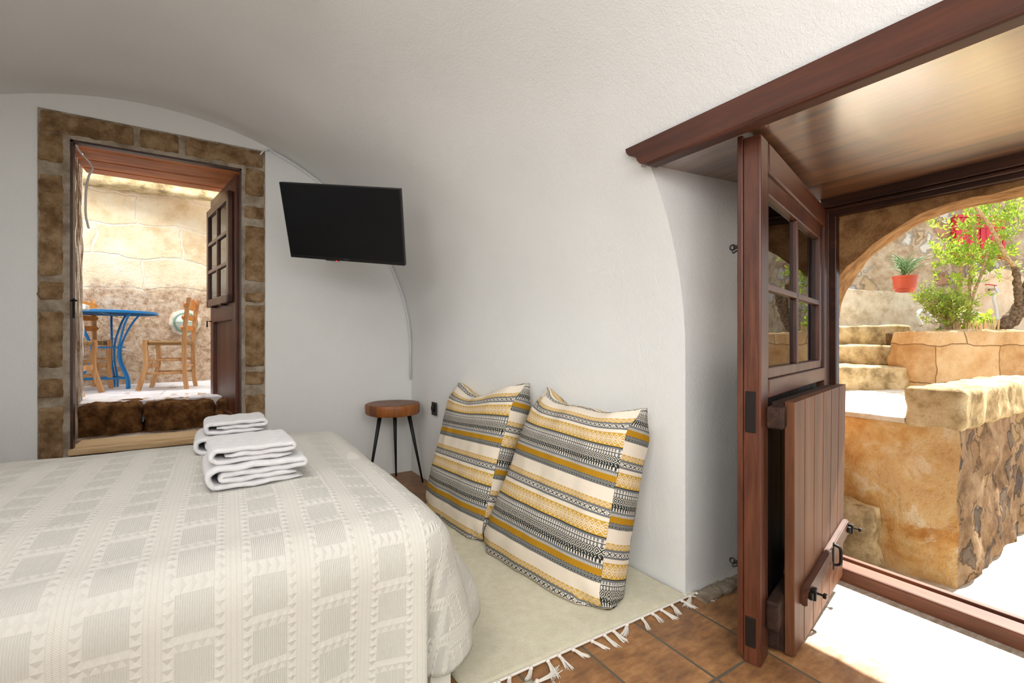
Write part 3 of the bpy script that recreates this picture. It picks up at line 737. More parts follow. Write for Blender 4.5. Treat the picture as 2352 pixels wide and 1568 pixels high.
# plants
def leaf(bm, p, d, L, W, up):
    d = d.normalized(); s = d.cross(up)
    if s.length < 1e-4: s = d.orthogonal()
    s.normalize(); n = s.cross(d)
    a = bm.verts.new(p); b = bm.verts.new(p+d*L*.5+s*W+n*L*.06); c = bm.verts.new(p+d*L); e = bm.verts.new(p+d*L*.5-s*W+n*L*.06)
    bm.faces.new((a, b, c)); bm.faces.new((a, c, e))
def rvec(r): return Vector((r.uniform(-1, 1), r.uniform(-1, 1), r.uniform(-1, 1)))
def shrub(name, label, base, stems, blobs, n_twigs, leafL, mat, stemr):
    t = thing(name, label, 'shrub', base, 0); r = random.Random(hash(label) % 1000 if False else len(label)*7)
    bs, bl = NB(), NB()
    for s in stems:
        pts = smoothpath([Vector(p)-base for p in s], 5); tube(bs, pts, [lerp(stemr, stemr*.35, i/(len(pts)-1)) for i in range(len(pts))], 7)
    for (c, rad, w) in blobs:
        c = Vector(c)-base
        for _ in range(int(n_twigs*w)):
            o = c+Vector((r.gauss(0, .5)*rad[0], r.gauss(0, .5)*rad[1], r.gauss(0, .5)*rad[2]))
            d = (rvec(r)*.8+Vector((0, 0, .9))+(o-c).normalized()*.6).normalized(); L = r.uniform(.06, .14)
            tube(bs, [o-d*.05, o+d*L], .0022, 3, False)
            for k in range(9):
                q = o+d*L*(k/8); side = (rvec(r)).cross(d)
                if side.length > 1e-3: leaf(bl, q, side.normalized()+d*.7, leafL*r.uniform(.7, 1.2), leafL*.2, rvec(r))
            leaf(bl, o+d*L, d, leafL, leafL*.2, rvec(r))
    obj('stems', bs, m_stem, t, smooth=True); obj('foliage', bl, mat, t)
    return t
bT = atD(2215, 748, 4.95); bT.z = 1.16
shrub('tall_shrub', 'tall airy yellow green shrub with bare tan stems growing in the planter', bT,
      [[bT, atD(2225, 690, 4.95), atD(2228, 630, 4.95), atD(2240, 560, 4.95), atD(2238, 500, 4.95)], [bT+Vector((-.04, .03, 0)), atD(2200, 690, 5.0), atD(2206, 640, 5.0), atD(2212, 560, 5.0)],
       [bT+Vector((.03, 0, 0)), atD(2232, 690, 4.9), atD(2256, 620, 4.9), atD(2275, 540, 4.9)], [bT+Vector((.05, .05, 0)), atD(2226, 715, 5.0), atD(2245, 650, 5.05), atD(2300, 560, 5.1)]],
      [(atD(2215, 510, 4.95), (.22, .2, .2), .7), (atD(2282, 505, 4.95), (.26, .2, .22), 1.3), (atD(2240, 585, 4.95), (.28, .22, .2), 1.0), (atD(2180, 590, 4.95), (.2, .16, .14), .7),
       (atD(2262, 600, 5.0), (.24, .2, .16), .9), (atD(2325, 510, 5.0), (.16, .14, .1), .45), (atD(2215, 650, 4.95), (.22, .16, .12), .3), (atD(2290, 470, 4.95), (.14, .14, .08), .4)], 42, .055, m_leaf, .020)
bS = atD(2178, 752, 4.75); bS.z = 1.16
shrub('small_shrub', 'small bushy shrub at the planter edge beside the top stair', bS,
      [[bS, atD(2165, 720, 4.75), atD(2150, 690, 4.75)], [bS, atD(2180, 715, 4.75), atD(2185, 680, 4.75)], [bS, atD(2190, 720, 4.8), atD(2203, 695, 4.8)]],
      [(atD(2165, 700, 4.75), (.2, .16, .13), 1), (atD(2190, 715, 4.75), (.15, .14, .13), .9), (atD(2140, 690, 4.75), (.12, .1, .1), .4), (atD(2178, 735, 4.75), (.14, .12, .08), .6)], 60, .045, m_leaf2, .012)
bm = NB(); r_ = random.Random(5)
for _ in range(34):
    o = atD(2250+r_.uniform(-28, 30), 748+r_.uniform(-26, 4), 5.0+r_.uniform(-.1, .1)); leaf(bm, o, rvec(r_)+Vector((0, 0, .6)), .10, .028, rvec(r_))
for k in range(8):
    q = atD(2235+k*6, 756, 5.0); tube(bm, [q, q+Vector((r_.uniform(-.03, .03), 0, .14))], .003, 4)
tag(obj('leafy_weed', bm, m_leaf), 'low bright green broad leaved weed on the soil behind the wooden sticks', 'plant')
# vine trunk
vt = thing('vine_trunk', 'old shaggy grey vine trunk leaning out of the planter on the right', 'vine', atD(2310, 752, 4.75), 0)
o_ = vt.location.copy()
bm = NB(); tube(bm, [p-o_ for p in smoothpath([atD(2302, 760, 4.75), atD(2318, 738, 4.75), atD(2340, 712, 4.75), atD(2356, 680, 4.78), atD(2372, 640, 4.8)])], [.05, .055, .06, .062, .064]+[.065]*16, 12); subdiv(bm, .035); roughen(bm, .022, 18, 2)
obj('trunk', bm, m_bark, vt, auto=70)
bm = NB(); tube(bm, [p-o_ for p in smoothpath([atD(2342, 706, 4.72), atD(2338, 676, 4.72), atD(2336, 640, 4.72), atD(2331, 612, 4.72)])], [.014]+[.028]*18, 10); subdiv(bm, .03); roughen(bm, .016, 20, 3)
obj('stub', bm, m_bark, vt, auto=70)
bm = NB(); tube(bm, [p-o_ for p in smoothpath([atD(2331, 612, 4.72), atD(2312, 592, 4.72), atD(2292, 555, 4.72), atD(2268, 510, 4.72), atD(2232, 468, 4.72), atD(2205, 440, 4.72)])], [.022]+[lerp(.022, .010, i/25) for i in range(25)], 8)
obj('branch', bm, m_stem, vt, smooth=True)
# thin sticks standing in the soil
r_ = random.Random(11)
xs_ = [2192, 2197, 2202, 2207, 2213]+[2222+i*3.4+r_.uniform(-1.5, 1.5) for i in range(24)]
for i, px in enumerate(xs_):
    b = atD(px, 757, 4.66+r_.uniform(0, .25)); b.z = 1.15; h = r_.uniform(.12, .21)
    bm = NB(); lean = Vector((r_.uniform(-.22, .22), r_.uniform(-.2, .2), 1))*h; tube(bm, [(0, 0, 0), lean*.85, lean], [.0045, .0045, .001], 5)
    s = obj('wooden_stick', bm, m_stick); s.location = b
    tag(s, 'thin bare wooden stick standing upright in the planter soil, one of a row', 'stick', 'wooden sticks in the planter soil')
# potted aloe on the low wall
pb = atD(2078, 673, 5.88); zt = 1.80-(.128)*((pb-Vector((CAM.x, CAM.y, 0))).dot(RGT)-3.8)/1.55; pb.z = zt+.012
pa = thing('potted_aloe', 'aloe in a terracotta coloured plastic pot on the low courtyard wall', 'potted plant', pb)
pa.scale = (.78, .78, .95)
bm = NB(); lathe(bm, [(0, 0), (.125, 0), (.13, .07), (.142, .075), (.158, .215), (.168, .22), (.168, .25), (.155, .25), (.15, .215), (0, .21)], 36); obj('pot', bm, m_potplastic, pa, auto=40)
bm = NB(); lathe(bm, [(0, .228), (.13, .222), (.152, .214)], 24); obj('potting_soil', bm, m_soil, pa)
bm = NB(); r_ = random.Random(3)
for k in range(46):
    a = r_.uniform(0, 2*PI); c = Vector((r_.choice((-.05, .05))+r_.uniform(-.03, .03), r_.uniform(-.05, .05), .20+r_.uniform(.02, .2))); L = r_.uniform(.14, .28); e = r_.uniform(.8, 3.2)
    d = Vector((math.cos(a), math.sin(a), e)).normalized(); pts = [c+d*L*t+Vector((math.cos(a), math.sin(a), -.4*t))*(.10*t*t) for t in (0, .25, .5, .75, 1)]
    tube(bm, pts, [.008, .009, .0075, .005, .001], 5)
obj('aloe', bm, m_aloe, pa, smooth=True)

# ================================================================== MAIN DOOR (right), standing open
H = Vector((1.40, -2.545, 0)); F = Vector((.182, -2.864, 0)); L1 = (F-H).length
def door_root(name, label, cat, origin, target):
    d = target-origin; o = thing(name, label, cat, origin, math.atan2(d.y, d.x)); return o
# local x: hinge to free edge, local y: +y is towards the camera side face here (front face at y=+.027)
d1 = door_root('door_1', 'tall reddish wooden door standing open with a four pane glazed upper half', 'door', H, F); d1['kind'] = 'structure'
T = .028
bm = NB(); box(bm, L1-.088, L1, -T, T, .0, 1.80, .004); box(bm, L1-.02, L1+.004, -T-.018, -T, .02, 1.81, .003); obj('stile', bm, m_wood_z, d1)
bm = NB(); box(bm, 0, .10, -T, T, .02, 1.80, .004); obj('stile', bm, m_wood_z, d1)
bm = NB(); box(bm, .10, L1-.105, -T, T, 1.70, 1.80, .004); obj('top_rail', bm, m_wood_x, d1)
bm = NB(); box(bm, .10, L1-.105, -T, T, .90, .965, .004); obj('middle_rail', bm, m_wood_x, d1)
bm = NB(); box(bm, .10, L1-.105, -T, T+.03, .02, .10, .006); obj('bottom_rail', bm, m_wood_dark, d1)
bm = NB()
for k in range(7):
    a = .10+k*(L1-.205)/7; box(bm, a+.002, a+(L1-.205)/7-.002, -T+.004, -T+.024, .10, .90, .003)
obj('lower_planks', bm, m_wood_black, d1)
bm = NB(); box(bm, .12, L1-.06, T, T+.05, .80, .875, .006); obj('old_cross_bar', bm, m_wood_dark, d1, label='weathered dark cross bar')
bm = NB(); box(bm, .12, L1-.05, T, T+.04, .11, .21, .008); obj('old_cross_bar', bm, m_wood_dark, d1, label='weathered dark bar near the floor')
# glazed sash
sa, sb, sz0, sz1 = .10, L1-.105, .965, 1.70
bm = NB(); box(bm, sa, sa+.055, -T+.004, T-.012, sz0, sz1, .004); box(bm, sb-.04, sb, -T+.004, T-.012, sz0, sz1, .004)
box(bm, sa, sb, -T+.004, T-.012, sz1-.07, sz1, .004); box(bm, sa, sb, -T+.004, T-.012, sz0, sz0+.04, .004)
sash = obj('glazed_sash', bm, m_wood_z, d1)
mxm = (sa+.055+sb-.04)/2
bm = NB(); box(bm, mxm-.013, mxm+.013, -T+.006, T-.016, sz0+.04, sz1-.07, .003); obj('glazing_bar', bm, m_wood_z, sash)
bm = NB(); box(bm, sa+.055, sb-.04, -T+.006, T-.016, 1.30-.012, 1.30+.012, .003); obj('glazing_bar', bm, m_wood_x, sash)
for (xa, xb) in ((sa+.055, mxm-.013), (mxm+.013, sb-.04)):
    for (za, zb) in ((sz0+.04, 1.288), (1.312, sz1-.07)):
        bm = NB(); box(bm, xa-.002, xb+.002, -.006, -.003, za-.002, zb+.002); obj('glass_pane', bm, m_glass, sash)
def hook(parent, x, y, z):
    bm = NB(); box(bm, x-.004, x+.004, y-.016, y, z-.006, z+.006, .002); tube(bm, [(x, y-.018+.009*math.cos(a*PI/6), z+.009*math.sin(a*PI/6)) for a in range(13)], .003, 6); tube(bm, [(x, y-.004, z-.012), (x, y-.016, z-.02), (x, y-.02, z-.014)], .003, 6)
    obj('iron_eyelet', bm, m_iron, parent, smooth=True)
hook(d1, L1-.008, -T-.018, 1.43); hook(d1, L1-.008, -T-.018, .33)
bm = NB(); box(bm, L1-.003, L1+.0045, -.02, .012, .06, .16, .002); box(bm, L1-.003, L1+.0045, -.02, .012, .79, .93, .002); obj('tenon_end', bm, m_wood_black, d1)

# separate plank half door in front of it
A = Vector((.322, -2.932, 0)); B = Vector((1.05, -2.797, 0)); L2 = (B-A).length
d2 = door_root('door_2', 'lower plank half door with iron bolts ajar in front of the tall door', 'door', A, B); d2['kind'] = 'structure'
bm = NB(); npl = 6
for k in range(npl):
    t0, t1 = k/npl, (k+1)/npl
    def px_(t, top): return (L2*t if top else .70/.764*L2*t)
    def zt_(t): return .889+.017*t
    def zb_(t): return .012+.052*t
    g = .0015
    x0b, x1b, x0t, x1t = px_(t0, 0)+g, px_(t1, 0)-g, px_(t0, 1)+g, px_(t1, 1)-g
    hexa(bm, [(x0b, 0, zb_(t0)), (x1b, 0, zb_(t1)), (x1b, .032, zb_(t1)), (x0b, .032, zb_(t0)), (x0t, 0, zt_(t0)), (x1t, 0, zt_(t1)), (x1t, .032, zt_(t1)), (x0t, .032, zt_(t0))])
es = [e for e in bm.edges if abs((e.verts[0].co-e.verts[1].co).normalized().z) > .9]; bmesh.ops.bevel(bm, geom=es, offset=.003, segments=1, affect='EDGES')
obj('planks', bm, m_plank_front, d2)
bm = NB(); hexa(bm, [(.0, .033, .80), (L2*.98, .033, .815), (L2*.98, .07, .815), (.0, .07, .80), (.0, .033, .886), (L2*.98, .033, .90), (L2*.98, .07, .90), (.0, .07, .886)]); obj('back_batten', bm, m_wood_dark, d2)
bm = NB(); hexa(bm, [(-.004, .033, .02), (L2*.88, .033, .07), (L2*.88, .068, .07), (-.004, .068, .02), (-.004, .033, .21), (L2*.88, .033, .25), (L2*.88, .068, .25), (-.004, .068, .21)]); obj('back_batten', bm, m_wood_dark, d2)
def bz(x): return .158+.10*x/L2
bm = NB(); x0, x1 = .065, L2*.925
hexa(bm, [(x0, -.022, bz(x0)), (x1, -.022, bz(x1)), (x1, 0, bz(x1)), (x0, 0, bz(x0)), (x0, -.022, bz(x0)+.062), (x1, -.022, bz(x1)+.062), (x1, 0, bz(x1)+.062), (x0, 0, bz(x0)+.062)])
bmesh.ops.bevel(bm, geom=list(bm.edges), offset=.004, segments=2, affect='EDGES'); obj('front_batten', bm, m_batten, d2)
for xx in (.10, L2*.90):
    z = bz(xx)+.03; bm = NB(); box(bm, xx-.02, xx+.045, -.034, -.022, z-.012, z+.012, .003); box(bm, xx, xx+.014, -.04, -.022, z-.02, z+.02, .003); tube(bm, [(xx+.025, -.03, z), (xx+.025, -.055, z)], .004, 8); box(bm, xx+.016, xx+.034, -.066, -.055, z-.007, z+.007, .002)
    obj('iron_bolt', bm, m_iron, d2)
xx = L2*.56; z = bz(xx)+.03
bm = NB(); box(bm, xx-.008, xx+.008, -.026, -.022, z-.06, z+.05, .002); tube(bm, smoothpath([(xx, -.024, z-.04), (xx, -.045, z-.032), (xx, -.048, z), (xx, -.045, z+.032), (xx, -.024, z+.04)], 5), .006, 8); obj('iron_handle', bm, m_iron, d2, smooth=True)

# ================================================================== BACK DOOR LEAF
H3 = Vector((-1.262, .055, 0)); F3 = Vector((-1.432, .905, 0)); L3 = (F3-H3).length
d3 = door_root('door_3', 'narrow dark wooden door folded back in the stone doorway with six small panes', 'door', H3, F3); d3['kind'] = 'structure'
# local +y faces the doorway (left in the photo)
zb3, zt3 = .47, 2.29
bm = NB(); box(bm, 0, .10, -.02, .02, zb3, zt3, .004); obj('stile', bm, m_wood_z, d3)
bm = NB(); box(bm, L3-.10, L3, -.02, .02, zb3, zt3, .004); obj('stile', bm, m_wood_z, d3)
for (za, zb, nm) in ((zt3-.12, zt3, 'top_rail'), (1.26, 1.40, 'middle_rail'), (zb3, zb3+.10, 'bottom_rail')):
    bm = NB(); box(bm, .10, L3-.10, -.02, .02, za, zb, .004); obj(nm, bm, m_wood_x, d3)
bm = NB(); box(bm, .10, L3-.10, -.016, -.004, zb3+.10, 1.26); obj('lower_panel', bm, m_wood_z, d3)
bm = NB(); q0, q1, r0, r1 = .07, L3-.015, 1.385, 2.19
for b in ((q0, q0+.06, r0, r1), (q1-.06, q1, r0, r1), (q0, q1, r1-.06, r1), (q0, q1, r0, r0+.06)): box(bm, b[0], b[1], .022, .052, b[2], b[3], .004)
sash3 = obj('glazed_sash', bm, m_wood_z, d3)
mid = (q0+q1)/2; hh = (r1-r0-.12)/3
bm = NB(); box(bm, mid-.014, mid+.014, .024, .05, r0+.06, r1-.06, .003)
obj('glazing_bar', bm, m_wood_z, sash3)
for k in (1, 2):
    bm = NB(); z = r0+.06+hh*k; box(bm, q0+.06, q1-.06, .024, .05, z-.014, z+.014, .003); obj('glazing_bar', bm, m_wood_x, sash3)
for k in range(3):
    for (xa, xb) in ((q0+.06, mid-.014), (mid+.014, q1-.06)):
        z = r0+.06+hh*k; bm = NB(); box(bm, xa, xb, .034, .037, z+.014*(k > 0), z+hh-.014*(k < 2)); obj('glass_pane', bm, m_glass, sash3)
for xx in (q0+.25, q1-.2):
    bm = NB(); box(bm, xx-.03, xx+.03, .02, .056, r0-.012, r0+.004, .003); obj('hinge', bm, m_iron, d3)
bm = NB(); tube(bm, [(L3-.03, .02, 1.27), (L3-.03, .05, 1.27), (L3-.03, .05, 1.22)], .006, 6); obj('door_catch', bm, m_iron, d3)

# ================================================================== BED
bed = thing('bed', 'white painted bed frame and mattress hidden under the bedspread, one leg showing', 'bed', (-2.06, -1.75, 0))
BX0, BX1, BY0, BY1, BZ = -3.35, -.795, -2.40, -1.06, .60
def lb(bm, *a, **k): box(bm, a[0]+2.06, a[1]+2.06, a[2]+1.75, a[3]+1.75, a[4], a[5], **k)
bm = NB(); lb(bm, BX0, BX1, BY0, BY1, .36, BZ-.006, bev=.06, seg=4); obj('mattress', bm, m_mattress, bed, smooth=True)
bm = NB(); lb(bm, BX0+.02, BX1+.04, BY0-.02, BY1-.02, .24, .36, bev=.008); obj('bed_frame', bm, m_whitepaint, bed)
for (x, y) in ((BX1-.012, BY0-.035), (BX1-.09, BY1-.09), (BX0+.02, BY0+.02), (BX0+.02, BY1-.09)):
    bm = NB(); lb(bm, x, x+.07, y, y+.07, .0, .25, bev=.006); obj('leg', bm, m_whitepaint, bed)
# bedspread
bm = NB(); uvl = bm.loops.layers.uv.new('UVMap')
LD, LX, LF = .53, .30, .40                 # drop on the near side and right end / far side
CX = -.865                       # where the top of the cloth begins to turn down
LD, LX, LF = .56, .53, .42
sx = [BX0+i*(CX-BX0)/90 for i in range(91)]+[CX+LX*i/40 for i in range(1, 41)]
ty = [BY0-LD*i/40 for i in range(40, 0, -1)]+[BY0+i*(BY1-BY0)/60 for i in range(61)]+[BY1+LF*i/16 for i in range(1, 17)]
def spread(s, t):
    dx = max(0, s-CX); dn = max(0, BY0-t); dfar = max(0, t-BY1)
    cx, cy = min(s, CX), min(max(t, BY0), BY1)
    z0 = BZ+.022+.010*mnoise.fractal(Vector((s*2.2, t*2.2, 0)), 1, 2, 3)
    edge = min(CX-cx, cy-BY0, BY1-cy); z0 -= .03*(1-smooth01(edge/.28))
    dd = max(dn, dfar); sgn = -1 if dn > 0 else 1
    if dx == 0 and dd == 0: return Vector((s, t, z0))
    LY = LD if dn > 0 else LF
    ang = math.atan2(dd/LY, dx/LX); LA = lerp(LX, LY, smooth01(ang/(PI/2)))
    d = max(dx/LX, dd/LY)*LA
    R = .12; q = R*PI/2
    if d < q: a = d/R; h, v = R*math.sin(a), R*(1-math.cos(a))
    else: h, v = R, R+(d-q)
    k = smooth01((v-.03)/.42); a = ang/(PI/2)
    if dx == 0: f = .012*math.sin(s*9+1)+.010*math.sin(s*17)+.030*math.exp(-((s-CX+.02)/.06)**2)-.02*math.exp(-((s-CX+.17)/.07)**2)-.02*(dn > 0)
    elif dd > 0: f = lerp(.085, -.02, smooth01(a*1.25))+.030*math.exp(-((a-1)/.10)**2)-.04*math.exp(-((a-.76)/.12)**2)
    else: f = lerp(.085, .165, smooth01((t-BY0)/.11))-.09*smooth01((t-BY0-.28)/.5)+.012*math.sin(t*13)
    h += f*k; v -= f*f*k*.5
    n = Vector((math.cos(ang), sgn*math.sin(ang), 0))
    return Vector((cx, cy, 0))+n*h+Vector((0, 0, max(.06, z0-v)))
VV = [[bm.verts.new(spread(s, t)) for t in ty] for s in sx]
for i in range(len(sx)-1):
    for j in range(len(ty)-1):
        f = bm.faces.new((VV[i][j], VV[i+1][j], VV[i+1][j+1], VV[i][j+1]))
        for l, (a, b) in zip(f.loops, ((i, j), (i+1, j), (i+1, j+1), (i, j+1))): l[uvl].uv = (sx[a]+4, ty[b]+4)
bs = obj('bedspread', bm, m_spread, smooth=True); tag(bs, 'cream textured cotton bedspread with raised lozenges draped over the bed', 'bedspread')
so = bs.modifiers.new('thick', 'SOLIDIFY'); so.thickness = .006; so.offset = 1

# towels
def towel(w, d, th, layers, seed):
    r = random.Random(seed); bm = NB(); path = []
    n = layers; H_ = th*n
    # bottom layer from right to left, wrap up round the left side, over the top, then folded back inside
    zs = [th*.5+i*th for i in range(n)]
    def line(xa, xb, z, k=10): return [Vector((lerp(xa, xb, i/k), 0, z+.0015*math.sin(i*1.7+seed))) for i in range(k+1)]
    def turn(x, za, zb, s, k=8):
        c = (za+zb)/2; rr = abs(zb-za)/2
        return [Vector((x+s*min(rr, .03)*math.sin(PI*i/k), 0, c+(za-c)*math.cos(PI*i/k))) for i in range(1, k)]
    rr = min((zs[-1]-zs[0])/2, .03)
    path += line(w/2-.012, -w/2+rr, zs[0]); path += turn(-w/2+rr, zs[0], zs[-1], -1, 12); path += line(-w/2+rr, w/2-th*.6, zs[-1])
    path += turn(w/2-th*.6, zs[-1], zs[-2], 1, 6); path += line(w/2-th*.6, -w/2+rr+.018, zs[-2])
    if n > 3: path += turn(-w/2+rr+.018, zs[-2], zs[-3], -1, 6); path += line(-w/2+rr+.018, w/2-.03, zs[-3])
    N_ = len(path); rings = []
    ysd = [(-d/2, .25), (-d/2+.003, .65), (-d/2+.009, .92), (-d/2+.02, 1.0)]+[(-d/2+.02+(d-.04)*i/8, 1.0) for i in range(1, 9)]+[(d/2-.009, .92), (d/2-.003, .65), (d/2, .25)]
    for (y, f) in ysd:
        ring = []
        sag = 1-.0*abs(y)
        offs = []
        for i, p in enumerate(path):
            t = (path[min(i+1, N_-1)]-path[max(i-1, 0)]).normalized(); nn = Vector((-t.z, 0, t.x)); offs.append(nn)
        e = lambda i: min(1, .3+.35*min(i, N_-1-i))
        a = [bm.verts.new(p+offs[i]*th*.49*f*e(i)+Vector((.004*mnoise.noise(Vector((i*.3, y*9, seed))), y+.006*mnoise.noise(Vector((i*.25, seed, y))), .003*mnoise.noise(Vector((i*.4, y*12, seed+3)))))) for i, p in enumerate(path)]
        b = [bm.verts.new(p-offs[i]*th*.49*f*e(i)+Vector((.004*mnoise.noise(Vector((i*.3, y*9, seed))), y+.006*mnoise.noise(Vector((i*.25, seed, y))), .003*mnoise.noise(Vector((i*.4, y*12, seed+3)))))) for i, p in enumerate(path)]
        rings.append(a+b[::-1])
    m = len(rings[0])
    for A_, B_ in zip(rings, rings[1:]):
        for i in range(m): bm.faces.new((A_[i], A_[(i+1) % m], B_[(i+1) % m], B_[i]))
    for R_ in (rings[0], rings[-1]):
        for i in range(N_-1): bm.faces.new((R_[i], R_[i+1], R_[m-2-i], R_[m-1-i]))
    bmesh.ops.recalc_face_normals(bm, faces=bm.faces)
    return bm
TZ = BZ+.028
def put_towel(bm, x, y, z, rz, label):
    o = obj('folded_towel', bm, m_towel, smooth=True); o.location = (x, y, z); o.rotation_euler = (0, 0, rz); tag(o, label, 'towel', 'folded white towels on the bed')
put_towel(towel(.285, .30, .0185, 4, 1), -1.250, -1.885, TZ, .06, 'large folded white towel, bottom of the front stack on the bed')
put_towel(towel(.245, .27, .0175, 3, 2), -1.260, -1.875, TZ+.075, .05, 'folded white towel on top of the front stack nearest the camera')
put_towel(towel(.28, .29, .0185, 4, 3), -1.305, -1.335, TZ, .03, 'large folded white towel, bottom of the back stack, half hidden')
put_towel(towel(.225, .24, .018, 3, 4), -1.300, -1.325, TZ+.075, .04, 'small folded white towel on top of the back stack')

# ================================================================== CUSHIONS
def cushion(name, label, BL, BR, TL, TR, thick, voff, seed):
    BL, BR, TL, TR = map(Vector, (BL, BR, TL, TR))
    cen = (BL+BR)/2; t = thing(name, label, 'cushion', (cen.x, cen.y, 0.0))
    o = Vector((cen.x, cen.y, 0))
    def base(a, b):   # a along width 0..1 (left to right), b 0 top .. 1 bottom
        return lerp(lerp(TL, TR, a), lerp(BL, BR, a), b)
    Wd = (BR-BL).length; Hd = ((TL-BL).length+(TR-BR).length)/2
    ex = ((BR-BL)+(TR-TL)).normalized(); ez = ((TL-BL)+(TR-BR)).normalized(); nrm = ex.cross(ez).normalized()
    if nrm.x > 0: nrm = -nrm        # towards the room
    bk = -nrm
    def edge_half(a, b):            # half width of the gusset at a rim point
        x, y = abs(2*a-1), abs(2*b-1)
        c = smooth01((min(x, y)-.72)/.28)
        return thick*(.36-.26*c)
    def shape(a, b, side):
        x, y = 2*a-1, 2*b-1
        p = base(a, b)
        # rim pulls in between the corners, most along the top
        sag = .085*(1-x*x)*(max(0, -y)**3) - .0*(1-x*x)*(max(0, y)**3)
        p -= ez*sag*(1+.25*math.sin(7*a+seed))
        p -= ex*(.022*(1-y*y)*(x**3))
        puff = ((1-abs(x)**3.2)*(1-abs(y)**3.2))**.55
        h = edge_half(a, b)+thick*.30*puff
        w = .010*mnoise.fractal(Vector((a*5+seed, b*5, side)), 1, 2, 4)*(.4+puff)+.008*math.sin((a-.45)*22)*math.exp(-((b-.06)/.07)**2)*math.exp(-((a-.45)/.3)**2)
        return p+nrm*(side*(h)+w)+bk*(thick*.5)
    nu, nv = 36, 36
    for side, nm in ((1, 'front_panel'), (-1, 'back_panel')):
        bm = NB(); uvl = bm.loops.layers.uv.new('UVMap')
        grid(bm, nu, nv, lambda a, b: shape(a, b, side)-o, lambda a, b: (a*Wd, b*Hd+voff), uvl); obj(nm, bm, m_cushion, t, smooth=True)
    rim = [(i/nu, 0) for i in range(nu)]+[(1, i/nv) for i in range(nv)]+[(1-i/nu, 1) for i in range(nu)]+[(0, 1-i/nv) for i in range(nv)]
    bm = NB(); uvl = bm.loops.layers.uv.new('UVMap'); n = len(rim)
    rows = []
    for (a, b) in rim:
        f, g = shape(a, b, 1)-o, shape(a, b, -1)-o; x, y = 2*a-1, 2*b-1
        out = (ex*(x if abs(x) >= abs(y)-1e-6 else 0)-ez*(y if abs(y) >= abs(x)-1e-6 else 0)).normalized()
        rows.append([bm.verts.new(lerp(f, g, q/6)+out*(.016*math.sin(PI*q/6)+.006*mnoise.noise(Vector((a*14, b*14, q*.8+seed))))) for q in range(7)])
    for i in range(n):
        j = (i+1) % n
        for q in range(6):
            f = bm.faces.new((rows[i][q], rows[j][q], rows[j][q+1], rows[i][q+1]))
            for l, (ii, qq) in zip(f.loops, ((i, q), (i+1, q), (i+1, q+1), (i, q+1))):
                aa, b_ = rim[ii % n]; vert = aa in (0, 1) and True
                if nu <= i < nu+nv or i >= 2*nu+nv: l[uvl].uv = (qq*thick*.12+.3, b_*Hd*1.02+voff+.21)
                else: l[uvl].uv = (aa*Wd, qq*thick*.12+voff+(.08 if i < nu else .02))
    obj('side_panel', bm, m_cushion, t, smooth=True)
    for c in t.children:        # pressed flat where it stands on the rug
        for v in c.data.vertices:
            if v.co.z < .05: v.co.z = max(.018, .018+(v.co.z-.018)*.6)
    return t
cushion('floor_cushion', 'striped mustard and grey floor cushion nearest the door, in front of its twin', (-.240, -1.585, -.02), (-.125, -2.395, -.02), (.110, -1.675, .865), (.115, -2.365, .835), .23, .066, 1)
cushion('floor_cushion', 'striped mustard and grey floor cushion leaning in the corner beside the stool', (-.255, -.84, -.03), (-.225, -1.59, -.02), (-.015, -.805, .825), (.075, -1.53, .875), .19, .060, 5)

# ================================================================== RUG
rug = thing('rug', 'cream wool rug with white fringe under the striped floor cushions', 'rug', (-.2, -1.6, 0))
RC = [Vector((-.70, -2.475, 0)), Vector((.405, -2.487, 0)), Vector((.052, -.86, 0)), Vector((-.79, -.80, 0))]
def rugp(u, v):
    p = lerp(lerp(RC[0], RC[1], u), lerp(RC[3], RC[2], u), v)
    # keep off the wall
    p.x = min(p.x, wall_w(p.y)-.012) if p.y > -2.478 else p.x; return p
o_ = Vector((-.2, -1.6, 0))
bm = NB(); top = grid(bm, 60, 70, lambda u, v: rugp(u, v)-o_+Vector((0, 0, .011+.0025*mnoise.noise(Vector((u*14, v*14, 0)))+.004*max(0, mnoise.noise(Vector((u*2.2, v*3, 7)))))))
edge = [top[i][0] for i in range(61)]+[top[60][j] for j in range(1, 71)]+[top[i][70] for i in range(59, -1, -1)]+[top[0][j] for j in range(69, 0, -1)]
low = [bm.verts.new(Vector((v.co.x, v.co.y, .001))) for v in edge]
for i in range(len(edge)): j = (i+1) % len(edge); bm.faces.new((edge[j], edge[i], low[i], low[j]))
obj('pile', bm, m_rug, rug, smooth=True)
bm = NB(); tube(bm, [rugp(i/40, 0)-o_+Vector((0, -.004, .008)) for i in range(41)], .005, 6); obj('bound_edge', bm, m_fringe, rug, smooth=True)
def tassel(parent, p, d, L, r, off):
    bm = NB(); d = d.normalized(); s = Vector((-d.y, d.x, 0))
    sp = r.uniform(.25, .6); bend = r.uniform(-.5, .5)
    for k in range(22):
        a = r.uniform(-1, 1); l = L*r.uniform(.7, 1.05); pts = []
        for t in (0, .2, .45, .7, 1):
            q = p+d*l*t+s*(a*(.004+sp*l*.35*t*t)+bend*l*t*t)+Vector((0, 0, .006+.006*math.sin(PI*t)*r.uniform(.3, 1.2)*(1-t*.5)-.004*t)); q.z = max(q.z, .002); pts.append(q-off)
        tube(bm, pts, [.0016, .0018, .0016, .0014, .001], 4, False)
    bmesh.ops.create_uvsphere(bm, u_segments=8, v_segments=6, radius=.008, matrix=Matrix.Translation(p+d*.012+Vector((0, 0, .008))-off))
    obj('tassel', bm, m_fringe, parent, smooth=True)
r_ = random.Random(21)
for i in range(17):
    u = (i+.5)/17+r_.uniform(-.015, .015); tassel(rug, rugp(u, 0), Vector((r_.uniform(-.9, .5), -1, 0)), r_.uniform(.055, .09), r_, o_)
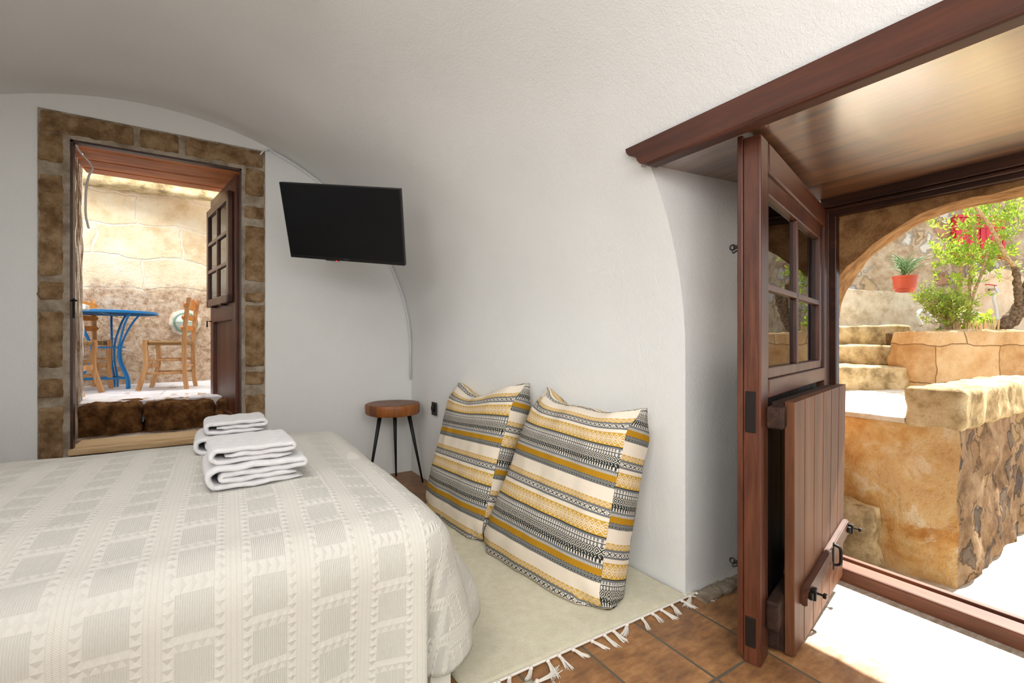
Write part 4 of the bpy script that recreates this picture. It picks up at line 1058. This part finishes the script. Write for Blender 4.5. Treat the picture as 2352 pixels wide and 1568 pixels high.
tassel(rug, rugp(1, .01), Vector((.5, -.6, 0)), .08, r_, o_); tassel(rug, rugp(.985, 0), Vector((.2, -1, 0)), .085, r_, o_)
# second rug just showing at the bottom edge
rug2 = thing('rug', 'corner of a second cream fringed rug at the bottom edge of the picture', 'rug', (-1.0, -2.9, 0)); o2 = Vector((-1.0, -2.9, 0))
bm = NB(); C2 = [Vector((-1.5, -3.3, 0)), Vector((-.50, -3.2, 0)), Vector((-.50, -2.530, 0)), Vector((-1.5, -2.56, 0))]
def r2(u, v): return lerp(lerp(C2[0], C2[1], u), lerp(C2[3], C2[2], u), v)
top = grid(bm, 40, 30, lambda u, v: r2(u, v)-o2+Vector((0, 0, .011+.002*mnoise.noise(Vector((u*14, v*14, 3))))))
edge = [top[i][0] for i in range(41)]+[top[40][j] for j in range(1, 31)]+[top[i][30] for i in range(39, -1, -1)]+[top[0][j] for j in range(29, 0, -1)]
low = [bm.verts.new(Vector((v.co.x, v.co.y, .001))) for v in edge]
for i in range(len(edge)): j = (i+1) % len(edge); bm.faces.new((edge[j], edge[i], low[i], low[j]))
obj('pile', bm, m_rug, rug2, smooth=True)
for v in (.98, .9, .82, .72, .6): tassel(rug2, r2(1, v), Vector((1, r_.uniform(-.5, .5), 0)), r_.uniform(.07, .11), r_, o2)

# ================================================================== STOOL
SXY = Vector((-.245, -.275, 0))
st = thing('stool', 'small round stool with a tree trunk slice seat on three black tapered legs', 'stool', SXY)
bm = NB(); seg = 64; profz = [(0, .625), (.5, .626), (.9, .627), (.98, .623), (1.0, .615), (1.0, .60), (.99, .555), (.95, .543), (0, .543)]
def rad(a): return .204*(1+.025*math.sin(3*a+1)+.015*math.sin(7*a)+.008*math.sin(13*a+2)-.06*math.exp(-((a-4.35)/.05)**2))
rings = []
for (f, z) in profz:
    rings.append([bm.verts.new(Vector((f*rad(2*PI*k/seg)*math.cos(2*PI*k/seg), f*rad(2*PI*k/seg)*math.sin(2*PI*k/seg), z))) for k in range(seg)] if f else [bm.verts.new(Vector((0, 0, z)))])
for A_, B_ in zip(rings, rings[1:]):
    for k in range(seg):
        k2 = (k+1) % seg
        if len(A_) == 1: f = bm.faces.new((A_[0], B_[k], B_[k2]))
        elif len(B_) == 1: f = bm.faces.new((A_[k], A_[k2], B_[0]))
        else: f = bm.faces.new((A_[k], B_[k], B_[k2], A_[k2]))
        c = f.calc_center_median(); f.material_index = 1 if (c.z < .621 and c.z > .545) else 0
bmesh.ops.recalc_face_normals(bm, faces=bm.faces); obj('seat', bm, [m_seat, m_bark_edge], st, smooth=False, auto=40)
for (tx, ty_) in ((atZ(971, 1107, 0)), (atZ(911, 1090, 0)), (atZ(848, 1116, 0))) if False else [(p.x, p.y) for p in (atZ(971, 1107, 0), atZ(910, 1093, 0), atZ(845, 1122, 0))]:
    b = Vector((tx, ty_, 0))-SXY; tp_ = Vector((b.x*.52, b.y*.52, .545)); b.z = .0
    bm = NB(); tube(bm, [tp_, lerp(tp_, b, .5), b], [.0165, .0115, .0065], 12); obj('leg', bm, m_leg, st, smooth=True)

# ================================================================== TELEVISION, socket, cables
tw, TVH = .735, .44; tc = Vector((-.7569, -.9491, 1.7866))
exv = Vector((.76899, -.63227, -.09518)); tvn = Vector((-.61293, -.68655, -.39128)); tvup = Vector((-.18205, -.35923, .91533)); nrm = Vector((-.666, -.746, 0))
Mtv = Matrix.Translation(tc) @ Matrix(((exv.x, -tvn.x, tvup.x, 0), (exv.y, -tvn.y, tvup.y, 0), (exv.z, -tvn.z, tvup.z, 0), (0, 0, 0, 1)))
tv = thing('television', 'flat black television tilted down from the corner of the vault', 'television'); tv.matrix_world = Mtv
bm = NB(); box(bm, -tw/2, tw/2, 0, .03, -TVH/2, TVH/2, .004); box(bm, -tw*.36, tw*.36, .03, .06, -TVH*.40, TVH*.25, .012); obj('casing', bm, m_tvblack, tv)
bm = NB(); box(bm, -tw/2+.009, tw/2-.009, -.0025, .0005, -TVH/2+.022, TVH/2-.009); obj('screen', bm, m_screen, tv)
bm = NB(); box(bm, -.012-.06, .0-.06, -.003, .004, -TVH/2-.004, -TVH/2+.001, .001); obj('standby_light', bm, m_led, tv)
cu = bpy.data.curves.new('logo', 'FONT'); cu.body = 'TURBO-X'; cu.size = .009; cu.align_x = 'CENTER'
# the maker's mark on the lower bezel, as a thin mesh
tmp = bpy.data.objects.new('tmp', cu); COL.objects.link(tmp); dg = bpy.context.evaluated_depsgraph_get(); me = bpy.data.meshes.new_from_object(tmp.evaluated_get(dg)); bpy.data.objects.remove(tmp)
for v in me.vertices: v.co = Vector((v.co.x, -.0008, v.co.y-TVH/2+.008))
me.materials.append(m_logo); lo = bpy.data.objects.new('logo', me); COL.objects.link(lo); lo.parent = tv
inv = Mtv.inverted()
bm = NB(); tube(bm, [Vector((0, .05, 0)), inv @ (tc-nrm*.24+Vector((0, 0, .03))), inv @ Vector((tc.x+.12, -.4, tc.z+.05)), inv @ Vector((tc.x+.12, -.012, tc.z+.05))], .016, 8); obj('mount_arm', bm, m_tvblack, tv)
bm = NB(); q = Vector((tc.x+.12, 0, tc.z+.05)); box(bm, q.x-.05, q.x+.05, -.015, -.001, q.z-.11, q.z+.11, .003)
for v in bm.verts: v.co = inv @ v.co
obj('wall_plate', bm, m_tvblack, tv)
sp = atX(997, 938, -.004)
so_ = thing('wall_socket', 'dark square power socket low on the wall behind the striped cushions', 'socket', (wall_w(-.45)-.004, -.47, .585))
bm = NB(); box(bm, -.012, .0, -.042, .042, -.05, .05, .004); obj('plate', bm, m_socket, so_)
bm = NB(); lathe(bm, [(0, 0), (.024, 0), (.027, .004), (.027, .010), (.0, .010)], 24); bmesh.ops.rotate(bm, verts=bm.verts, matrix=Matrix.Rotation(-PI/2, 3, 'Y')); bmesh.ops.translate(bm, verts=bm.verts, vec=(-.012, .0, .004)); obj('outlet', bm, m_tvblack, so_, smooth=True)
# surface cable following the foot of the vault on the back wall
def vp(z):
    if z <= SPR: return Vector((-.014, -.012, z))
    c = math.sqrt(max(0, 1-((z-SPR)/RISE)**2)); return Vector((-1.75+1.75*c-.016, -.014, z-.012))
bm = NB(); tube(bm, [vp(z) for z in [2.495-.045*i for i in range(8)]]+[vp(2.14)], .008, 6); tube(bm, [Vector((-1.13, -.016, 2.44)), Vector((-1.11, -.018, 2.475)), vp(2.50)], .006, 6)
tag(obj('cable_conduit', bm, m_cable, smooth=True), 'thin white cable conduit following the vault above the television', 'cable')
bm = NB(); tube(bm, [vp(z) for z in [1.78-.06*i for i in range(13)]]+[Vector((-.014, -.012, .78))], .007, 6)
tag(obj('cable_conduit', bm, m_cable, smooth=True), 'thin white cable conduit down the wall corner below the television', 'cable')
bm = NB(); P_ = [Vector((DX0+.02, .03, 2.30)), atY(185, 350, .12), atY(205, 372, .2), atY(213, 388, .25), atY(204, 405, .25), atY(198, 440, .25), atY(197, 490, .25), atY(201, 512, .25), atY(204, 524, .24)]
tube(bm, smoothpath(P_, 5), .006, 6); tag(obj('loose_cable', bm, m_cable, smooth=True), 'loose white cable dangling inside the top left of the stone doorway', 'cable')

# ================================================================== TERRACE FURNITURE
DZK = .66
tb = thing('bistro_table', 'round blue metal table with curved rod legs on the terrace', 'table', (-2.27, 1.845, DZK))
bm = NB(); lathe(bm, [(0, .722), (.345, .722), (.37, .718), (.372, .70), (.366, .694), (.362, .708), (.345, .712), (0, .712)], 48); obj('tabletop', bm, m_blue, tb, auto=35)
bm = NB(); box(bm, -.35, .35, -.015, .015, .690, .711); box(bm, -.015, .015, -.35, .35, .690, .711); obj('underside_ribs', bm, m_blue_under, tb)
for k in range(3):
    a = math.atan2(-.15, .2)+k*2*PI/3; bm = NB()
    for s in (-1, 1):
        def lp(r, z, w): 
            return Vector((r*math.cos(a)-s*w*math.sin(a), r*math.sin(a)+s*w*math.cos(a), z))
        tube(bm, smoothpath([lp(.27, .70, .055), lp(.20, .60, .035), (lp(.135, .45, .014)), lp(.115, .36, .012), lp(.125, .25, .012), lp(.185, .12, .012), lp(.20, .06, .012), lp(.20, .0, .012)], 5), .009, 8)
    obj('leg', bm, m_blue, tb, smooth=True)
bm = NB(); tube(bm, [(.118*math.cos(t*PI/16), .118*math.sin(t*PI/16), .385) for t in range(33)], .008, 6); obj('ring_brace', bm, m_blue, tb, smooth=True); bm = NB()
for k in range(3):
    a = math.atan2(-.15, .2)+k*2*PI/3; b = a+2*PI/3; tube(bm, [(.195*math.cos(a), .195*math.sin(a), .10), (.195*math.cos(b), .195*math.sin(b), .10)], .009, 6)
obj('brace', bm, m_blue, tb, smooth=True)
def bar(bm, pts, w, d):    # swept rectangle, w across x, d across y
    rs = []
    for p in pts:
        p = Vector(p); rs.append([bm.verts.new(p+Vector(q)) for q in ((-w/2, -d/2, 0), (w/2, -d/2, 0), (w/2, d/2, 0), (-w/2, d/2, 0))])
    for A_, B_ in zip(rs, rs[1:]):
        for k in range(4): bm.faces.new((A_[k], A_[(k+1) % 4], B_[(k+1) % 4], B_[k]))
    bm.faces.new(rs[0][::-1]); bm.faces.new(rs[-1])
def make_chair(label):
    t = thing('taverna_chair', label, 'chair', (0, 0, 0), 0, 'taverna chairs on the terrace')
    for s in (-1, 1):
        bm = NB(); bar(bm, smoothpath([(.215, s*.185, 0), (.185, s*.185, .10), (.155, s*.185, .20), (.150, s*.185, .30), (.160, s*.185, .40), (.155, s*.185, .455)], 4), .038, .034); obj('leg', bm, m_chair, t, auto=50)
        bm = NB(); bar(bm, smoothpath([(-.185, s*.17, 0), (-.168, s*.17, .12), (-.162, s*.17, .26), (-.162, s*.17, .44), (-.172, s*.17, .60), (-.188, s*.17, .74), (-.205, s*.17, .845)], 4), .036, .032); obj('leg', bm, m_chair, t, auto=50)
        for z in (.15, .27): bm = NB(); tube(bm, [(.155, s*.18, z), (-.163, s*.17, z+.003)], .011, 8); obj('stretcher', bm, m_chair, t, smooth=True)
    bm = NB(); box(bm, .142, .160, -.17, .17, .195, .24, .003); obj('stretcher', bm, m_chair, t)
    bm = NB(); tube(bm, [(-.162, -.16, .21), (-.162, .16, .21)], .011, 8); obj('stretcher', bm, m_chair, t, smooth=True)
    bm = NB(); box(bm, -.158, .162, -.165, .165, .405, .445, .012, 2); box(bm, -.148, .14, -.19, .19, .408, .438, .012, 2); obj('seat', bm, m_rush, t)
    for (z, h, x, top) in ((.79, .085, -.175, 1), (.665, .05, -.157, 0), (.565, .05, -.149, 0)):
        bm = NB(); n = 20; A_ = []
        for i in range(n+1):
            y = lerp(-.20, .20, i/n); u = abs(y)/.2; e = math.sqrt(max(0.02, 1-max(0, (u-.85)/.15)**2))
            hh_ = h/2*e*(1+(.25*math.cos(y*18) if top else 0)); xb = x-.02*(1-u*u)
            A_.append([bm.verts.new(Vector((xb+dx, y, z+sg*hh_-(.012*u if top else .0)))) for dx, sg in ((-.008, -1), (.012, -1), (.012, 1), (-.008, 1))])
        for a, b in zip(A_, A_[1:]):
            for k in range(4): bm.faces.new((a[k], a[(k+1) % 4], b[(k+1) % 4], b[k]))
        bm.faces.new(A_[0][::-1]); bm.faces.new(A_[-1]); obj('back_slat', bm, m_chair_back, t, auto=50)
    return t
chC = make_chair('wooden taverna chair seen side on, right of the blue table'); chC.location = (-1.785, 1.60, DZK); chC.rotation_euler = (0, 0, PI-.17)
chC.scale = (.9, .92, 1)
chA = dup(chC, (-2.495, 1.96, DZK), -1.08, 'wooden taverna chair behind the blue table against the terrace wall')
chB = dup(chC, (-2.47, 1.334, DZK), -.18, 'wooden taverna chair mostly hidden by the left door jamb, one front leg showing')
# bulkhead lamp
lp_ = atY(427, 741, 2.44); lx = lp_.x; lp_ = Vector((lx, ftw(lx)-.03, lp_.z))
lm = thing('bulkhead_lamp', 'round glass bulkhead lamp with a greenish ring on the terrace wall', 'lamp', lp_, math.atan(.17))
def rx(bm): bmesh.ops.rotate(bm, verts=bm.verts, matrix=Matrix.Rotation(PI/2, 3, 'X'))
bm = NB(); lathe(bm, [(.10, 0), (.112, .0), (.112, .03), (.098, .04), (.09, .03)], 32); rx(bm); obj('ring', bm, m_lampring, lm, smooth=True)
bm = NB(); lathe(bm, [(.098, .02), (.09, .05), (.06, .08), (0, .092)], 32); rx(bm); obj('glass', bm, m_lampglass, lm, smooth=True)
bm = NB()
for a in (0, PI/2): tube(bm, [(.105*math.cos(t)*math.cos(a), -.03-.07*math.sin(t), .105*math.cos(t)*math.sin(a)) for t in [PI*i/12 for i in range(13)]], .004, 6)
obj('guard', bm, m_lampring, lm, smooth=True)
bm = NB(); lathe(bm, [(0, .012), (.07, .012), (.125, .010), (.145, -.03)], 40); roughen(bm, .010, 22); rx(bm); obj('plaster_patch', bm, m_patch, lm, smooth=True)
# fallen leaves
r_ = random.Random(4); m_dry = plain('dry_leaf', sv((196, 160, 84)), .8)
for (px, py) in ((318, 898), (299, 903), (323, 916), (371, 914), (300, 921), (410, 905), (425, 905), (455, 905), (462, 903), (428, 911), (432, 918), (371, 917), (480, 918), (248, 894), (268, 889), (360, 883), (388, 890)):
    p = atZ(px, py, DZK+.004); bm = NB(); a = r_.uniform(0, 6.3); leaf(bm, Vector((0, 0, 0)), Vector((math.cos(a), math.sin(a), .05)), r_.uniform(.05, .09), .015, Vector((0, 0, 1)))
    o = obj('dry_leaf', bm, m_dry); o.location = p; tag(o, 'small curled dry leaf fallen on the pale terrace paving', 'leaf', 'dry leaves on the terrace floor')

# ================================================================== LIGHT
sd = bpy.data.lights.new('sun', 'SUN'); sd.energy = 14.0; sd.angle = .008; sd.color = (1, .95, .87)
sun = bpy.data.objects.new('sun', sd); COL.objects.link(sun); sun.rotation_euler = Vector((-.85, .05, -1)).to_track_quat('-Z', 'Y').to_euler(); sun.location = (6, -3, 8)
w = bpy.data.worlds.new('world'); SC.world = w; w.use_nodes = True; bgn = w.node_tree.nodes['Background']; bgn.inputs[0].default_value = (.80, .90, 1.0, 1); bgn.inputs[1].default_value = 1.45
def area(name, loc, target, sx_, sy_, e, col):
    l = bpy.data.lights.new(name, 'AREA'); l.shape = 'RECTANGLE'; l.size = sx_; l.size_y = sy_; l.energy = e; l.color = col
    o = bpy.data.objects.new(name, l); COL.objects.link(o); o.location = loc; o.rotation_euler = (Vector(target)-Vector(loc)).to_track_quat('-Z', 'Y').to_euler(); return o
area('room_fill', (-1.7, -5.6, .35), (-1.7, -6.5, 2.6), 2.4, 1.8, 122, (1, .98, .965))  # added uplight behind the camera, unseen, bounces fill off the vault
area('bed_fill', (-1.75, -2.1, 2.45), (-1.6, -2.0, .5), .9, .9, 11, (1, .98, .965))  # added unseen fill above the bed, no lamp hangs there
_s = area('side_fill', (-2.7, -4.1, 1.9), (.35, -2.2, 1.25), .9, .7, 6, (1, .98, .97)); _s.data.spread = math.radians(95)  # unseen fill added on the left for the right vault and reveal
_s = area('front_fill', (-1.0, -4.3, 1.75), (.3, -2.2, .35), .8, .6, 8, (1, .98, .96)); _s.data.spread = math.radians(110)  # added fill beside the camera for rug, cushions and reveal
area('terrace_fill', (-1.9, 1.5, 3.9), (-1.9, 2.4, 1.5), 2.5, 1.2, 95, (1, .98, .95))  # unseen fill added above the terrace, in place of sky bounce
SC.view_settings.view_transform = 'Standard'; SC.view_settings.look = 'None'; SC.view_settings.exposure = .09; SC.view_settings.gamma = 1
